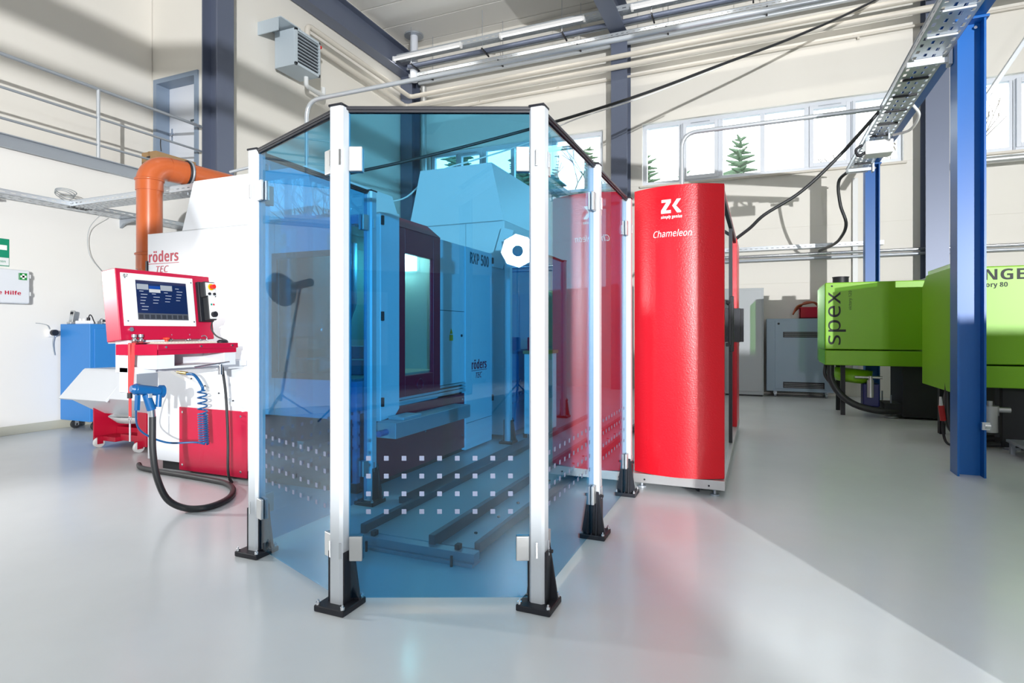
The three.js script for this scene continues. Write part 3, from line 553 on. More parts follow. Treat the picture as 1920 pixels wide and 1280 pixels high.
{
  const t = thing('power_strip', 'white power strip with a black plug on the blue cabinet', 'power strip', [-8.2, 1.39, -4.86]);
  part(t, 'body', bb(-8.36, -8.06, 1.39, 1.435, -4.9, -4.84, 0.008), M.printWhite);
  for (const x of [-8.3, -8.22]) part(t, 'white_plug', rod([x, 1.435, -4.87], [x, 1.46, -4.87], 0.018, 12), M.printWhite);
  part(t, 'black_plug', rod([-8.13, 1.435, -4.87], [-8.13, 1.475, -4.87], 0.02, 12), M.black);
  part(t, 'cord', hose([[-8.13, 1.47, -4.87], [-8.1, 1.51, -4.87], [-8.06, 1.49, -4.87], [-8.02, 1.43, -4.87], [-8.01, 1.397, -4.88]], 0.007, 24, 6), M.black);
}
{
  const t = thing('jar', 'small black lidded glass jar on the blue cabinet', 'jar', [-7.995, 1.39, -5.0]);
  local(t, 'glass', lathe([[0, 0], [0.035, 0], [0.037, 0.03], [0, 0.03]], 16), M.alu);
  local(t, 'lid', new THREE.CylinderGeometry(0.028, 0.034, 0.028, 16).translate(0, 0.044, 0), M.black);
}
{ // monitor behind the console
  const t = thing('monitor', 'black flat monitor half hidden behind the red console', 'monitor', [-8.25, 1.39, -5.3]);
  part(t, 'stand', merge([bb(-8.38, -8.08, 1.39, 1.405, -5.42, -5.2, 0.004), bb(-8.25, -8.18, 1.4, 1.62, -5.36, -5.33, 0.004)]), M.black);
  part(t, 'housing', bb(-8.4, -7.93, 1.53, 1.92, -5.33, -5.29, 0.006), M.black);
  const tex = canvasTex(128, 96, (x) => { x.fillStyle = '#b9ccd6'; x.fillRect(0, 0, 128, 96); x.fillStyle = '#c2444a'; x.beginPath(); x.moveTo(64, 64); x.lineTo(110, 40); x.lineTo(120, 66); x.fill(); x.fillStyle = '#2b7fb0'; x.fillRect(58, 62, 30, 8); x.fillStyle = '#6d7c86'; x.fillRect(60, 72, 56, 12); x.fillStyle = '#20303a'; x.fillRect(0, 90, 128, 6); });
  part(t, 'display_screen', bb(-8.38, -7.95, 1.575, 1.9, -5.29, -5.287), mat(1, 1, 1, 0.25, 0, { map: tex, emissive: new THREE.Color(1, 1, 1), emissiveMap: tex, emissiveIntensity: 0.4 }), 'pale screen with a red part drawing');
}
{ // socket and plug on the wall
  const t = thing('wall_socket', 'white wall socket with a black plug beside the blue cabinet', 'socket', [XW, 1.2, -4.69]);
  part(t, 'plate', bb(XW, XW + 0.04, 1.22, 1.32, -4.73, -4.63, 0.006), M.printWhite);
  part(t, 'plug', rod([XW + 0.04, 1.275, -4.69], [XW + 0.09, 1.275, -4.69], 0.04, 16), M.black);
  part(t, 'cord', hose([[XW + 0.06, 1.25, -4.69], [XW + 0.05, 1.15, -4.68], [XW + 0.03, 1.05, -4.7], [XW + 0.02, 0.98, -4.72]], 0.006, 20, 6), M.locker);
  part(t, 'loose_wire', hose([[XW + 0.02, 1.32, -4.66], [XW + 0.04, 1.37, -4.62], [XW + 0.03, 1.395, -4.55], [XW + 0.015, 1.4, -4.5]], 0.005, 20, 5), M.locker);
}
// ---------------------------------------------------------------- first aid things on the left wall
{
  const t = thing('first_aid_box', 'white first aid cabinet with red lettering on the left wall', 'first aid box', [XW, 1.63, -4.0]);
  part(t, 'case', bb(XW, XW + 0.13, 1.64, 2.06, -4.38, -3.72, 0.018), M.white);
  part(t, 'green_mark', merge([bb(XW + 0.131, XW + 0.133, 1.935, 2.02, -4.345, -4.265), bb(XW + 0.131, XW + 0.133, 1.935, 2.02, -4.26, -4.255), bb(XW + 0.131, XW + 0.133, 1.935, 2.02, -3.98, -3.9)]), mat(0.0, 0.25, 0.04, 0.5));
  part(t, 'white_cross', merge([bb(XW + 0.133, XW + 0.135, 1.965, 1.99, -4.337, -4.273), bb(XW + 0.133, XW + 0.135, 1.946, 2.009, -4.317, -4.293)]), M.printWhite);
  part(t, 'lettering', text('Erste Hilfe', 0.38, 0.05).rotateY(Math.PI / 2).translate(XW + 0.131, 1.745, -3.9), M.redSign, 'red lettering Erste Hilfe');
  for (const y of [1.74, 1.96]) part(t, 'hinge', bb(XW + 0.03, XW + 0.12, y, y + 0.05, -4.395, -4.378, 0.003), M.offwhite);
}
{
  const t = thing('first_aid_sign', 'green first aid sign with a white cross above the first aid cabinet', 'sign', [XW, 2.1, -4.05]);
  part(t, 'plate', bb(XW, XW + 0.004, 2.1, 2.44, -4.22, -3.88), mat(0.0, 0.26, 0.14, 0.5));
  part(t, 'white_cross', merge([bb(XW + 0.004, XW + 0.006, 2.30, 2.36, -4.195, -3.905), bb(XW + 0.004, XW + 0.006, 2.225, 2.425, -4.08, -4.02)]), M.printWhite);
  part(t, 'text_field', bb(XW + 0.004, XW + 0.006, 2.11, 2.205, -4.215, -3.885), M.offwhite);
  part(t, 'lettering', text('Verbandkasten', 0.27, 0.03, { bold: false }).rotateY(Math.PI / 2).translate(XW + 0.006, 2.145, -3.91), mat(0.0, 0.26, 0.14, 0.5));
}
// ---------------------------------------------------------------- orange extraction duct
{
  const t = thing('extraction_duct', 'glossy orange plastic extraction pipe with an elbow behind the milling machine', 'pipe', [-6.27, 1.75, -4.4]);
  const x = -6.27, z = -4.4, r = 0.128;
  part(t, 'riser', merge([rod([x, 2.15, z], [x, 2.96, z], r, 28), rod([x, 1.98, z], [x, 2.15, z], r + 0.005, 28)]), M.orange);
  part(t, 'lower_cone', rod([x + 0.1, 1.76, z], [x, 1.98, z], 0.075, 24, r), M.orange);
  part(t, 'collar', merge([new THREE.TorusGeometry(r + 0.006, 0.014, 8, 30).rotateX(Math.PI / 2).translate(x, 2.15, z), new THREE.TorusGeometry(r + 0.008, 0.014, 8, 30).rotateX(Math.PI / 2).translate(x, 2.98, z), rod([x, 2.86, z], [x, 2.98, z], r + 0.01, 28)]), M.orange);
  const arc = []; for (let k = 0; k <= 8; k++) { const a = k / 8 * Math.PI / 2; arc.push([x + 0.03 * (1 - Math.cos(a)), 2.96 + 0.19 * Math.sin(a), z - 0.2 * (1 - Math.cos(a))]); }
  part(t, 'elbow', merge([hose(arc, r + 0.006, 20, 26), rod([x + 0.03, 3.15, z - 0.2], [x + 0.07, 3.15, z - 0.42], r + 0.008, 28)]), M.orange);
  part(t, 'clamp', merge([new THREE.TorusGeometry(r + 0.016, 0.014, 6, 30).rotateY(-0.18).translate(x + 0.07, 3.15, z - 0.42)]), M.zinc, 'steel pipe clamp with rubber');
  part(t, 'clamp_rubber', new THREE.TorusGeometry(r + 0.012, 0.012, 6, 30).rotateY(-0.18).translate(x + 0.066, 3.15, z - 0.395), M.black);
  part(t, 'run', rod([x + 0.07, 3.15, z - 0.42], [x + 0.2, 3.15, z - 2.2], r - 0.004, 28), M.orange);
  part(t, 'hanger', rod([x + 0.07, 3.02, z - 0.42], [x + 0.07, 2.9, z - 0.42], 0.006, 6), M.zinc);
}
// ---------------------------------------------------------------- perforated cable trays
function trayGeo(len, w, h, pitch = 0.09, rows = 3) {             // along +x from 0, open on top, slots cut through
  const s = new THREE.Shape([[0, -w / 2], [len, -w / 2], [len, w / 2], [0, w / 2]].map((p) => new THREE.Vector2(...p)));
  const sl = (x, y, a, b) => { const q = new THREE.Path(); q.moveTo(x, y); q.lineTo(x, y + b); q.lineTo(x + a, y + b); q.lineTo(x + a, y); q.closePath(); return q; };
  for (let x = pitch * 0.4; x < len - pitch; x += pitch) for (let k = 0; k < rows; k++) s.holes.push(sl(x + (k % 2) * pitch * 0.3, -w / 2 + w * (k + 0.5) / rows - w * 0.045, pitch * 0.5, w * 0.09));
  const base = new THREE.ExtrudeGeometry(s, { depth: 0.0025, bevelEnabled: false }).rotateX(-Math.PI / 2);
  const f = new THREE.Shape([[0, 0], [len, 0], [len, h], [0, h]].map((p) => new THREE.Vector2(...p)));
  for (let x = pitch * 0.3; x < len - pitch; x += pitch) f.holes.push(sl(x, h * 0.4, pitch * 0.5, h * 0.14));
  const side = () => new THREE.ExtrudeGeometry(f, { depth: 0.002, bevelEnabled: false });
  return [base, merge([side().translate(0, 0, -w / 2), side().translate(0, 0, w / 2 - 0.002)]), merge([bb(0, len, h - 0.004, h, -w / 2 - 0.008, -w / 2 + 0.004), bb(0, len, h - 0.004, h, w / 2 - 0.004, w / 2 + 0.008)])];
}
function tray(label, from, len, along, w, h, pitch, rows) {
  const t = thing('cable_tray', label, 'cable tray', from, along === 'x' ? 0 : Math.PI / 2);
  const [b, s, l] = trayGeo(len, w, h, pitch, rows);
  local(t, 'tray_base', b, M.zincLight); local(t, 'side_flange', s, M.zincLight); local(t, 'lip', l, M.zincLight);
  return t;
}
tray('perforated cable tray running along the left wall below the gallery', [-8.42, 2.93, 3], 9.8, 'z', 0.3, 0.06, 0.11, 3);
for (const z of [-3.9, -5.6]) {
  const t = thing('tray_bracket', z > -5 ? 'zinc bracket under the wall cable tray above the first aid sign' : 'zinc bracket under the wall cable tray beside the orange pipe', 'bracket', [XW, 2.8, z]);
  part(t, 'arm', prism([[XW, 2.80], [XW + 0.08, 2.86], [XW + 0.32, 2.90], [XW + 0.32, 2.925], [XW, 2.925]], 0.04).translate(0, 0, z - 0.02), M.zinc);
}
tray('perforated cable tray crossing from the left wall towards the machine behind the orange pipe', [-8.4, 2.93, -4.88], 2.9, 'x', 0.26, 0.075, 0.09, 5);
single('cable_loop', merge([0, 1, 2].map((k) => new THREE.TorusGeometry(0.10 + k * 0.006, 0.006, 5, 30).rotateX(1.15 + k * 0.12).rotateY(0.5).translate(-8.38 + k * 0.02, 3.08 + k * 0.02, -4.72))), M.locker, 'coiled grey cable lying on the wall tray corner', 'cable');
single('hanging_wire', hose([[-8.3, 2.92, -5.15], [-8.5, 2.7, -5.1], [-8.52, 2.35, -5.12], [-8.5, 2.1, -5.3], [-8.45, 1.95, -5.4], [-8.5, 1.75, -5.3], [-8.42, 1.62, -5.36], [-8.25, 1.56, -5.4]], 0.0045, 60, 5), M.locker, 'thin grey wire hanging from the wall tray to the monitor', 'wire');
// ---------------------------------------------------------------- things on the gallery and heater wall
{
  const t = thing('cardboard_box', 'brown cardboard box lying on the gallery floor', 'box', [-8.75, 3.73, -6.4]);
  part(t, 'carton', bb(-8.95, -8.62, 3.73, 4.1, -6.85, -6.15, 0.004), M.card);
  part(t, 'tape', bb(-8.80, -8.76, 3.8, 4.104, -6.852, -6.148), mat(0.30, 0.18, 0.08, 0.4));
  part(t, 'hand_hole', bb(-8.83, -8.75, 4.0, 4.03, -6.149, -6.146), M.black);
}
{
  const t = thing('unit_heater', 'pale blue grey unit heater with black louvres high on the left wall', 'heater', [-8.3, 6.2, -8.6]);
  const hx = mat(0.52, 0.60, 0.66, 0.45);
  const x1 = -7.98, z0 = -9.08, z1 = -8.42, y0 = 6.29, y1 = 6.98;
  part(t, 'casing', merge([bb(XW + 0.12, x1 - 0.02, y0, y1, z0, z1, 0.008), bb(x1 - 0.02, x1 + 0.02, y0, y1, z1 - 0.05, z1, 0.003), bb(x1 - 0.02, x1 + 0.02, y0, y1, z0, z0 + 0.04, 0.003), bb(x1 - 0.02, x1 + 0.02, y0, y0 + 0.05, z0, z1, 0.003), bb(x1 - 0.02, x1 + 0.02, y1 - 0.05, y1, z0, z1, 0.003)]), hx);
  part(t, 'louvre_recess', bb(x1 - 0.019, x1 - 0.01, y0 + 0.05, y1 - 0.05, z0 + 0.04, z1 - 0.05), M.black);
  for (let k = 0; k < 9; k++) part(t, 'louvre', bar([x1 + 0.005, y0 + 0.095 + k * 0.064, z0 + 0.04], [x1 + 0.005, y0 + 0.095 + k * 0.064, z1 - 0.05], 0.05, 0.01), hx);
  part(t, 'wall_bracket', merge([bb(XW + 0.002, x1 - 0.12, y1 - 0.17, y1 + 0.05, z1 + 0.28, z1 + 0.3), bb(XW + 0.002, x1 - 0.05, y1 + 0.05, y1 + 0.07, z1 - 0.2, z1 + 0.3)]), hx);
  part(t, 'red_valve', new THREE.SphereGeometry(0.035, 12, 8).translate(x1 + 0.0, 6.9, z0 - 0.02), mat(0.6, 0.03, 0.02, 0.4));
  part(t, 'stub_pipe', merge([pipe([[-8.2, 6.3, -8.95], [-8.2, 6.12, -8.95], [-8.25, 6.12, -9.5], [-8.25, 6.3, -9.5]], 0.045, 0.06, 12), pipe([[-8.3, 6.68, -9.08], [-8.3, 6.68, -9.35]], 0.06, 0.05, 12)]), M.offwhite);
}
single('heating_pipe', pipe([[-8.2, 7.02, -8.98], [-8.2, 7.33, -8.98], [-8.2, 7.27, -12.66], [6.5, 7.40, -12.66]], 0.055, 0.12, 12), M.beigePipe, 'cream heating pipe from the heater along the left and window walls, upper one', 'pipe');
single('heating_pipe', pipe([[-8.36, 6.9, -9.2], [-8.36, 7.14, -9.2], [-8.36, 7.06, -12.7], [6.5, 7.20, -12.7]], 0.06, 0.14, 12), M.beigePipe, 'cream heating pipe from the heater along the left and window walls, lower one', 'pipe');
single('trim_pipe', merge([rod([-8.0, 7.02, -13.16], [6.5, 7.12, -13.16], 0.028, 10), ...[-6.5, -4.4, -0.5, 1.8].map((x) => cb(x, 7.07, -13.17, 0.04, 0.09, 0.05))]), M.beigePipe, 'thin cream conduit fixed to the window wall under the heating pipes', 'conduit');
single('downpipe', rod([-7.98, 0, -12.95], [-7.98, 7.6, -12.95], 0.075, 16), M.alu, 'pale grey downpipe in the far corner beside the dark pillar', 'pipe');
{
  const t = thing('vent_pipe', 'short white vent pipe with a round collar on the ceiling near the corner', 'pipe', [-8.0, 7.6, -12.55]);
  part(t, 'tube', rod([-8.05, 7.62, -12.6], [-8.05, 8.8, -12.6], 0.1, 20), M.frameWhite);
  part(t, 'collar', rod([-8.05, 8.76, -12.6], [-8.05, 8.795, -12.6], 0.24, 26, 0.24), M.zinc);
}

// ---------------------------------------------------------------- red robot cabinet
{
  const t = thing('robot_cabinet', 'tall glossy red robot cabinet with a curved front and white lettering', 'cabinet', [-0.6, 0, -6.6]);
  const xa = -0.955, xb = -0.25, y0 = 0.135, y1 = 2.46, xc = (xa + xb) / 2, hw = (xb - xa) / 2;
  const zc = (x) => -4.87 + 0.115 * (1 - ((x - xc) / hw) ** 2);
  const s = new THREE.Shape(), n = 28; s.moveTo(xa, 4.95);
  for (let i = 0; i <= n; i++) { const x = xa + (xb - xa) * i / n; s.lineTo(x, -zc(x)); } s.lineTo(xb, 4.95); s.closePath();
  const body = new THREE.ExtrudeGeometry(s, { depth: y1 - y0, bevelEnabled: false, curveSegments: 1 }).rotateX(-Math.PI / 2).translate(0, y0, 0);
  { // smooth shading across the curve
    const p = body.attributes.position, nn = body.attributes.normal;
    for (let i = 0; i < p.count; i++) if (Math.abs(nn.getY(i)) < 0.5 && nn.getZ(i) > 0.3) { const v = V(2 * 0.115 * (p.getX(i) - xc) / hw ** 2, 0, 1).normalize(); nn.setXYZ(i, v.x, v.y, v.z); }
    worldUV(body); const uv = body.attributes.uv; for (let i = 0; i < uv.count; i++) uv.setXY(i, uv.getX(i) * 1.6, uv.getY(i) * 1.6);
  }
  const shell = part(t, 'curved_front', body, M.redCell, 'curved glossy red front panel');
  const bend = (g) => { const p = g.attributes.position; for (let i = 0; i < p.count; i++) p.setZ(i, zc(p.getX(i)) + 0.0008 + p.getZ(i)); g.computeVertexNormals(); return g; };
  const zk = merge([prism([[0, 0], [0.078, 0], [0.078, 0.024], [0.036, 0.024], [0.078, 0.086], [0.078, 0.11], [0.003, 0.11], [0.003, 0.087], [0.042, 0.087], [0, 0.026]], 0.002), prism([[0.155, 0], [0.158, 0.01], [0.118, 0.056], [0.156, 0.11], [0.124, 0.11], [0.088, 0.058], [0.126, 0]], 0.002)]);
  part(shell, 'logo', bend(zk.translate(-0.722, 2.238, 0)), M.printWhite, 'white ZK logo');
  part(shell, 'slogan', bend(text('simply genius', 0.165, 0.032, { slant: 0.15 }).translate(-0.725, 2.19, 0)), M.printWhite, 'white slogan simply genius');
  part(shell, 'name_lettering', bend(text('Chameleon', 0.3, 0.055, { bold: false, slant: 0.2 }).translate(-0.79, 2.05, 0)), M.printWhite, 'white lettering Chameleon');
  part(t, 'base_rail', merge([bb(xa - 0.01, xb + 0.01, 0.055, 0.13, -4.9, -4.80, 0.004), bb(xb - 0.05, xb + 0.01, 0.055, 0.13, -8.4, -4.9, 0.004), bb(xa - 0.01, xa + 0.04, 0.055, 0.13, -8.4, -4.9, 0.004), bb(xa, xb, 0.055, 0.13, -8.4, -8.34)]), M.alu, 'aluminium base rail');
  for (const x of [-0.86, -0.36]) part(t, 'rail_screw', rod([x, 0.085, -4.801], [x, 0.085, -4.797], 0.008, 8), M.black);
  for (const [x, z] of [[-0.32, -4.86], [-0.9, -4.9], [-0.32, -8.3], [-0.9, -8.3]]) part(t, 'levelling_foot', merge([rod([x, 0, z], [x, 0.012, z], 0.035, 16), rod([x, 0.01, z], [x, 0.06, z], 0.012, 8)]), M.zinc);
  part(t, 'castor', rod([-0.46, 0.03, -4.92], [-0.44, 0.03, -4.92], 0.028, 12), M.black);
  part(t, 'floor_pan', bb(xa + 0.03, xb - 0.03, 0.1, 0.13, -8.36, -4.92), M.zinc);
  part(t, 'roof', bb(xa + 0.01, xb - 0.005, 2.42, 2.45, -8.39, -4.94, 0.004), M.redDeep);
  part(t, 'side_frame', merge([bb(xb - 0.05, xb - 0.005, 2.37, 2.42, -8.39, -4.95), bb(xb - 0.05, xb - 0.005, 0.13, 2.4, -6.55, -6.49), bb(xb - 0.05, xb - 0.005, 0.13, 2.4, -5.02, -4.95)]), M.black, 'black sliding door frame');
  part(t, 'side_glass', bb(xb - 0.028, xb - 0.022, 0.13, 2.38, -7.6, -4.98), M.glassBlue);
  part(t, 'end_post', bb(xb - 0.06, xb + 0.005, 0.13, 2.43, -8.4, -7.6, 0.006), M.redCell, 'red end panel');
  part(t, 'rear_panel', bb(xa, xb - 0.06, 0.13, 2.43, -8.4, -8.36, 0.005), M.redDeep);
  part(t, 'inner_wall', bb(xa, xa + 0.02, 0.13, 2.43, -8.38, -4.94, 0.004), M.offwhite);
  part(t, 'door_handle', merge([bb(xb, xb + 0.035, 1.52, 1.55, -5.6, -5.1, 0.004), bb(xb, xb + 0.035, 1.17, 1.2, -5.6, -5.1, 0.004), bb(xb + 0.02, xb + 0.05, 1.12, 1.6, -5.42, -5.36, 0.004), bb(xb + 0.02, xb + 0.045, 1.18, 1.54, -5.6, -5.56, 0.004), bb(xb + 0.02, xb + 0.045, 1.18, 1.54, -5.14, -5.1, 0.004)]), M.black, 'black door grips');
  part(t, 'second_handle', merge([bb(xb + 0.0, xb + 0.07, 1.18, 1.54, -6.68, -6.62, 0.004), bb(xb + 0.05, xb + 0.1, 1.18, 1.54, -6.8, -6.74, 0.004)]), M.black);
}
// ---------------------------------------------------------------- blue steel frame carrying a cable tray
const zCols = [-11.33, -6.45, -1.5, 6.3];
zCols.forEach((z, k) => {
  const t = thing('blue_column', ['bright blue steel column behind the lime green machine with vertical lettering', 'tall bright blue steel column in front on the right', 'bright blue steel column right of the camera, out of view', 'bright blue steel column behind the camera, out of view'][k], 'column', [1.74, 0, z]);
  local(t, 'shaft', prism(hSection(0.215, 0.21, 0.016, 0.012), 4.06).rotateX(-Math.PI / 2).rotateY(Math.PI / 2), M.blueCol);
  local(t, 'cap_plate', cb(0, 4.072, 0, 0.25, 0.024, 0.25, 0.003), M.blueCol);
  for (const x of [-0.05, 0.05]) for (const y of [4.02]) local(t, 'bolt', rod([x, y, 0.02], [x, y, 0.03], 0.014, 6), M.chrome);
  if (k === 1) local(t, 'pipe_clip', merge([cb(0.1, 0.46, 0.105, 0.06, 0.07, 0.03, 0.004), rod([0.09, 0.46, 0.12], [0.13, 0.46, 0.12], 0.02, 10)]), M.chrome, 'small steel pipe clip');
});
girder(1.74, 4.085, 0.2, 0.2, -11.45, 6.5, M.blueCol, 'blue_beam', 'bright blue steel beam on top of the blue columns');
tray('perforated cable tray hung beside the bright blue beam', [1.45, 3.84, 6.4], 17.2, 'z', 0.3, 0.07, 0.13, 4);
{
  const t = thing('tray_cross_bars', 'dark cable straps across the tray beside the blue beam', 'straps', [1.45, 3.83, -8]);
  for (let k = 0; k < 12; k++) part(t, 'strap', bb(1.34, 1.56, 3.822, 3.838, -5.6 - k * 0.46, -5.57 - k * 0.46), k < 3 ? M.zincLight : M.black);
}
for (const z of [-6.5, -10.4]) single('cantilever_support', merge([bb(1.28, 1.64, 3.77, 3.82, z - 0.02, z + 0.02, 0.004), bb(1.6, 1.63, 3.74, 3.9, z - 0.05, z + 0.05, 0.004)]), M.zincLight, z > -7 ? 'galvanised tray arm on the front blue column' : 'galvanised tray arm near the far blue column', 'bracket');
{
  const t = thing('junction_box', 'white junction box hanging under the cable tray beside the far blue column', 'junction box', [1.42, 3.56, -8.8]);
  part(t, 'box', bb(1.27, 1.58, 3.58, 3.75, -8.95, -8.7, 0.01), M.printWhite);
  part(t, 'socket_loop', hose([[1.28, 3.62, -8.75], [1.2, 3.58, -8.75], [1.17, 3.66, -8.75], [1.24, 3.72, -8.76]], 0.018, 24, 8), M.black);
  for (const x of [1.3, 1.53]) part(t, 'bracket', bb(x, x + 0.02, 3.75, 3.838, -8.9, -8.75), M.zinc);
  part(t, 'white_flex', hose([[1.56, 3.76, -8.6], [1.68, 3.72, -8.3], [1.7, 3.8, -8.0], [1.62, 3.88, -7.9]], 0.016, 30, 8), M.printWhite);
}
single('black_flex', hose([[1.33, 3.87, -10.75], [1.22, 3.78, -10.95], [1.25, 3.4, -11.05], [1.34, 3.1, -11.1], [1.3, 2.9, -11.6], [1.1, 2.87, -12.9]], 0.026, 50, 8), M.rubber, 'black flexible hose hanging from the end of the cable tray', 'hose');
single('steel_conduit', pipe([[-5.49, 2.66, -6.0], [-5.49, 4.33, -6.0], [1.36, 4.33, -6.0]], 0.028, 0.22, 10), M.zincLight, 'pale steel conduit bending out of the milling machine and running across the hall', 'conduit');
single('steel_conduit', pipe([[-0.93, 2.44, -7.9], [-0.93, 3.89, -7.9], [1.32, 3.89, -7.9]], 0.028, 0.2, 10), M.zincLight, 'pale steel conduit rising from the red cabinet to the cable tray', 'conduit');
single('steel_conduit', pipe([[-4.6, 2.66, -4.5], [-4.6, 3.02, -4.5], [-5.15, 2.98, -4.5]], 0.016, 0.05, 8), M.zincLight, 'short bent conduit on top of the milling machine beside the orange pipe', 'conduit');
single('cable_bundle', merge([hose([[-5.0, 3.34, -6.75], [-5.595, 3.636, -7], [-4.88, 3.84, -7.4], [-3.17, 4.395, -8.3], [-1.756, 5.087, -9.4], [-0.6, 5.738, -10.3], [0.66, 6.465, -11.3], [1.92, 7.26, -12.2], [2.6, 7.8, -12.6]].slice(1), 0.024, 80, 8)]), M.rubber, 'black cable bundle rising from behind the screens to the ceiling tray', 'cable');
single('white_wire', merge([hose([[-5.0, 3.12, -6.9], [-4.55, 3.16, -6.9], [-4.29, 3.325, -6.9], [-3.95, 3.51, -6.95], [-3.62, 3.62, -7.1], [-3.05, 4.1, -8.0], [-2.7, 4.5, -8.55], [-1.7, 5.03, -9.36], [-0.56, 5.69, -10.26]], 0.012, 80, 5)]), M.printWhite, 'thin white wire looping below the black cable bundle', 'wire');
single('feed_cable', hose([[-0.27, 2.5, -8.1], [-0.1, 2.62, -8.05], [0.045, 2.75, -8], [0.47, 3.01, -8], [0.874, 3.39, -8], [1.2, 3.76, -8], [1.32, 3.9, -8]], 0.021, 60, 8), M.rubber, 'dark cable sagging from the red cabinet up to the cable tray', 'cable');
single('brace_channel', bar([2.55, 3.95, -10], [3.75, 5.95, -10], 0.2, 0.05), M.zincLight, 'slanting galvanised channel before the windows at the right edge', 'channel');
// ---------------------------------------------------------------- lime green moulding machines
{
  const t = thing('moulding_machine', 'lime green moulding machine with vertical spex lettering', 'machine', [1.6, 0, -10.7]);
  const zf = -10.0;
  part(t, 'cover', bb(0.93, 2.2, 1.02, 2.03, -11.0, zf, 0.015), M.lime);
  part(t, 'lower_cover', bb(0.93, 2.24, 0.78, 1.005, -11.0, zf, 0.012), M.lime);
  part(t, 'side_guard', prism([[0, 0.86], [0, 1.92], [0.1, 2.02], [0.1, 0.79]], 0.012).translate(0.83, 0, zf - 0.05), mat(0.55, 0.85, 0.45, 0.1, 0, { transmission: 0.85, thickness: 0 }), 'clear green side guard');
  part(t, 'lettering', text('spex', 0.80, 0.235, { bold: false }).rotateZ(Math.PI / 2).translate(1.205, 1.09, zf + 0.0), M.print, 'black vertical lettering spex');
  part(t, 'model_lettering', text('victory 120', 0.29, 0.05, { bold: false }).rotateZ(Math.PI / 2).translate(1.29, 1.61, zf), M.print, 'small vertical lettering victory 120');
  part(t, 'trademark_dot', rod([1.02, 1.975, zf], [1.02, 1.975, zf + 0.003], 0.014, 10), M.print);
  part(t, 'material_port', merge([rod([1.17, 2.03, -10.3], [1.17, 2.13, -10.3], 0.11, 22), rod([1.17, 2.125, -10.3], [1.17, 2.135, -10.3], 0.118, 22)]), M.black);
  part(t, 'inner_frame', bb(2.2, 2.42, 0.78, 1.9, -10.9, zf - 0.3, 0.004), M.locker);
  part(t, 'clear_hood', bb(2.2, 2.4, 1.9, 2.06, -10.9, zf - 0.02, 0.01), M.locker);
  part(t, 'base', merge([bb(1.95, 3.2, 0.03, 0.78, -11.0, -10.12, 0.01), bb(1.72, 1.96, 0.06, 0.22, -10.6, -10.14, 0.008)]), M.blackSoft, 'black machine base');
  part(t, 'belly', lathe([[0, 0], [0.22, 0.0], [0.26, 0.06], [0.26, 0.2], [0, 0.2]], 24).rotateZ(-0.1).translate(1.35, 0.50, -10.5), M.lime);
  part(t, 'filter', merge([rod([1.545, 0.30, -10.15], [1.545, 0.56, -10.15], 0.045, 18), rod([1.545, 0.56, -10.15], [1.545, 0.62, -10.15], 0.03, 14), rod([1.34, 0.60, -10.15], [1.7, 0.6, -10.15], 0.02, 8)]), M.alu, 'silver filter with pipework');
  part(t, 'pump', bb(1.46, 1.68, 0.15, 0.5, -10.45, -10.22, 0.02), mat(0.01, 0.015, 0.14, 0.4), 'dark blue pump');
  part(t, 'hose_arc', merge([hose([[1.02, 0.8, -10.2], [1.03, 0.55, -10.18], [1.15, 0.33, -10.15], [1.35, 0.18, -10.14], [1.7, 0.1, -10.16], [2.0, 0.12, -10.2]], 0.05, 40, 10), hose([[0.96, 0.8, -10.25], [0.95, 0.62, -10.25], [1.02, 0.5, -10.22], [1.12, 0.4, -10.2]], 0.025, 20, 8)]), M.rubber);
  for (const [x, z] of [[1.82, -10.22], [3.1, -10.3], [1.82, -10.9]]) part(t, 'machine_foot', merge([lathe([[0, 0], [0.09, 0], [0.085, 0.025], [0.04, 0.035], [0, 0.035]], 20).translate(x, 0, z), rod([x, 0.03, z], [x, 0.34, z], 0.012, 8)]), M.zinc);
  for (const [x, z] of [[1.2, -10.9], [1.2, -10.3]]) part(t, 'support_leg', bb(x - 0.03, x + 0.03, 0, 0.8, z - 0.03, z + 0.03), M.blackSoft);
}
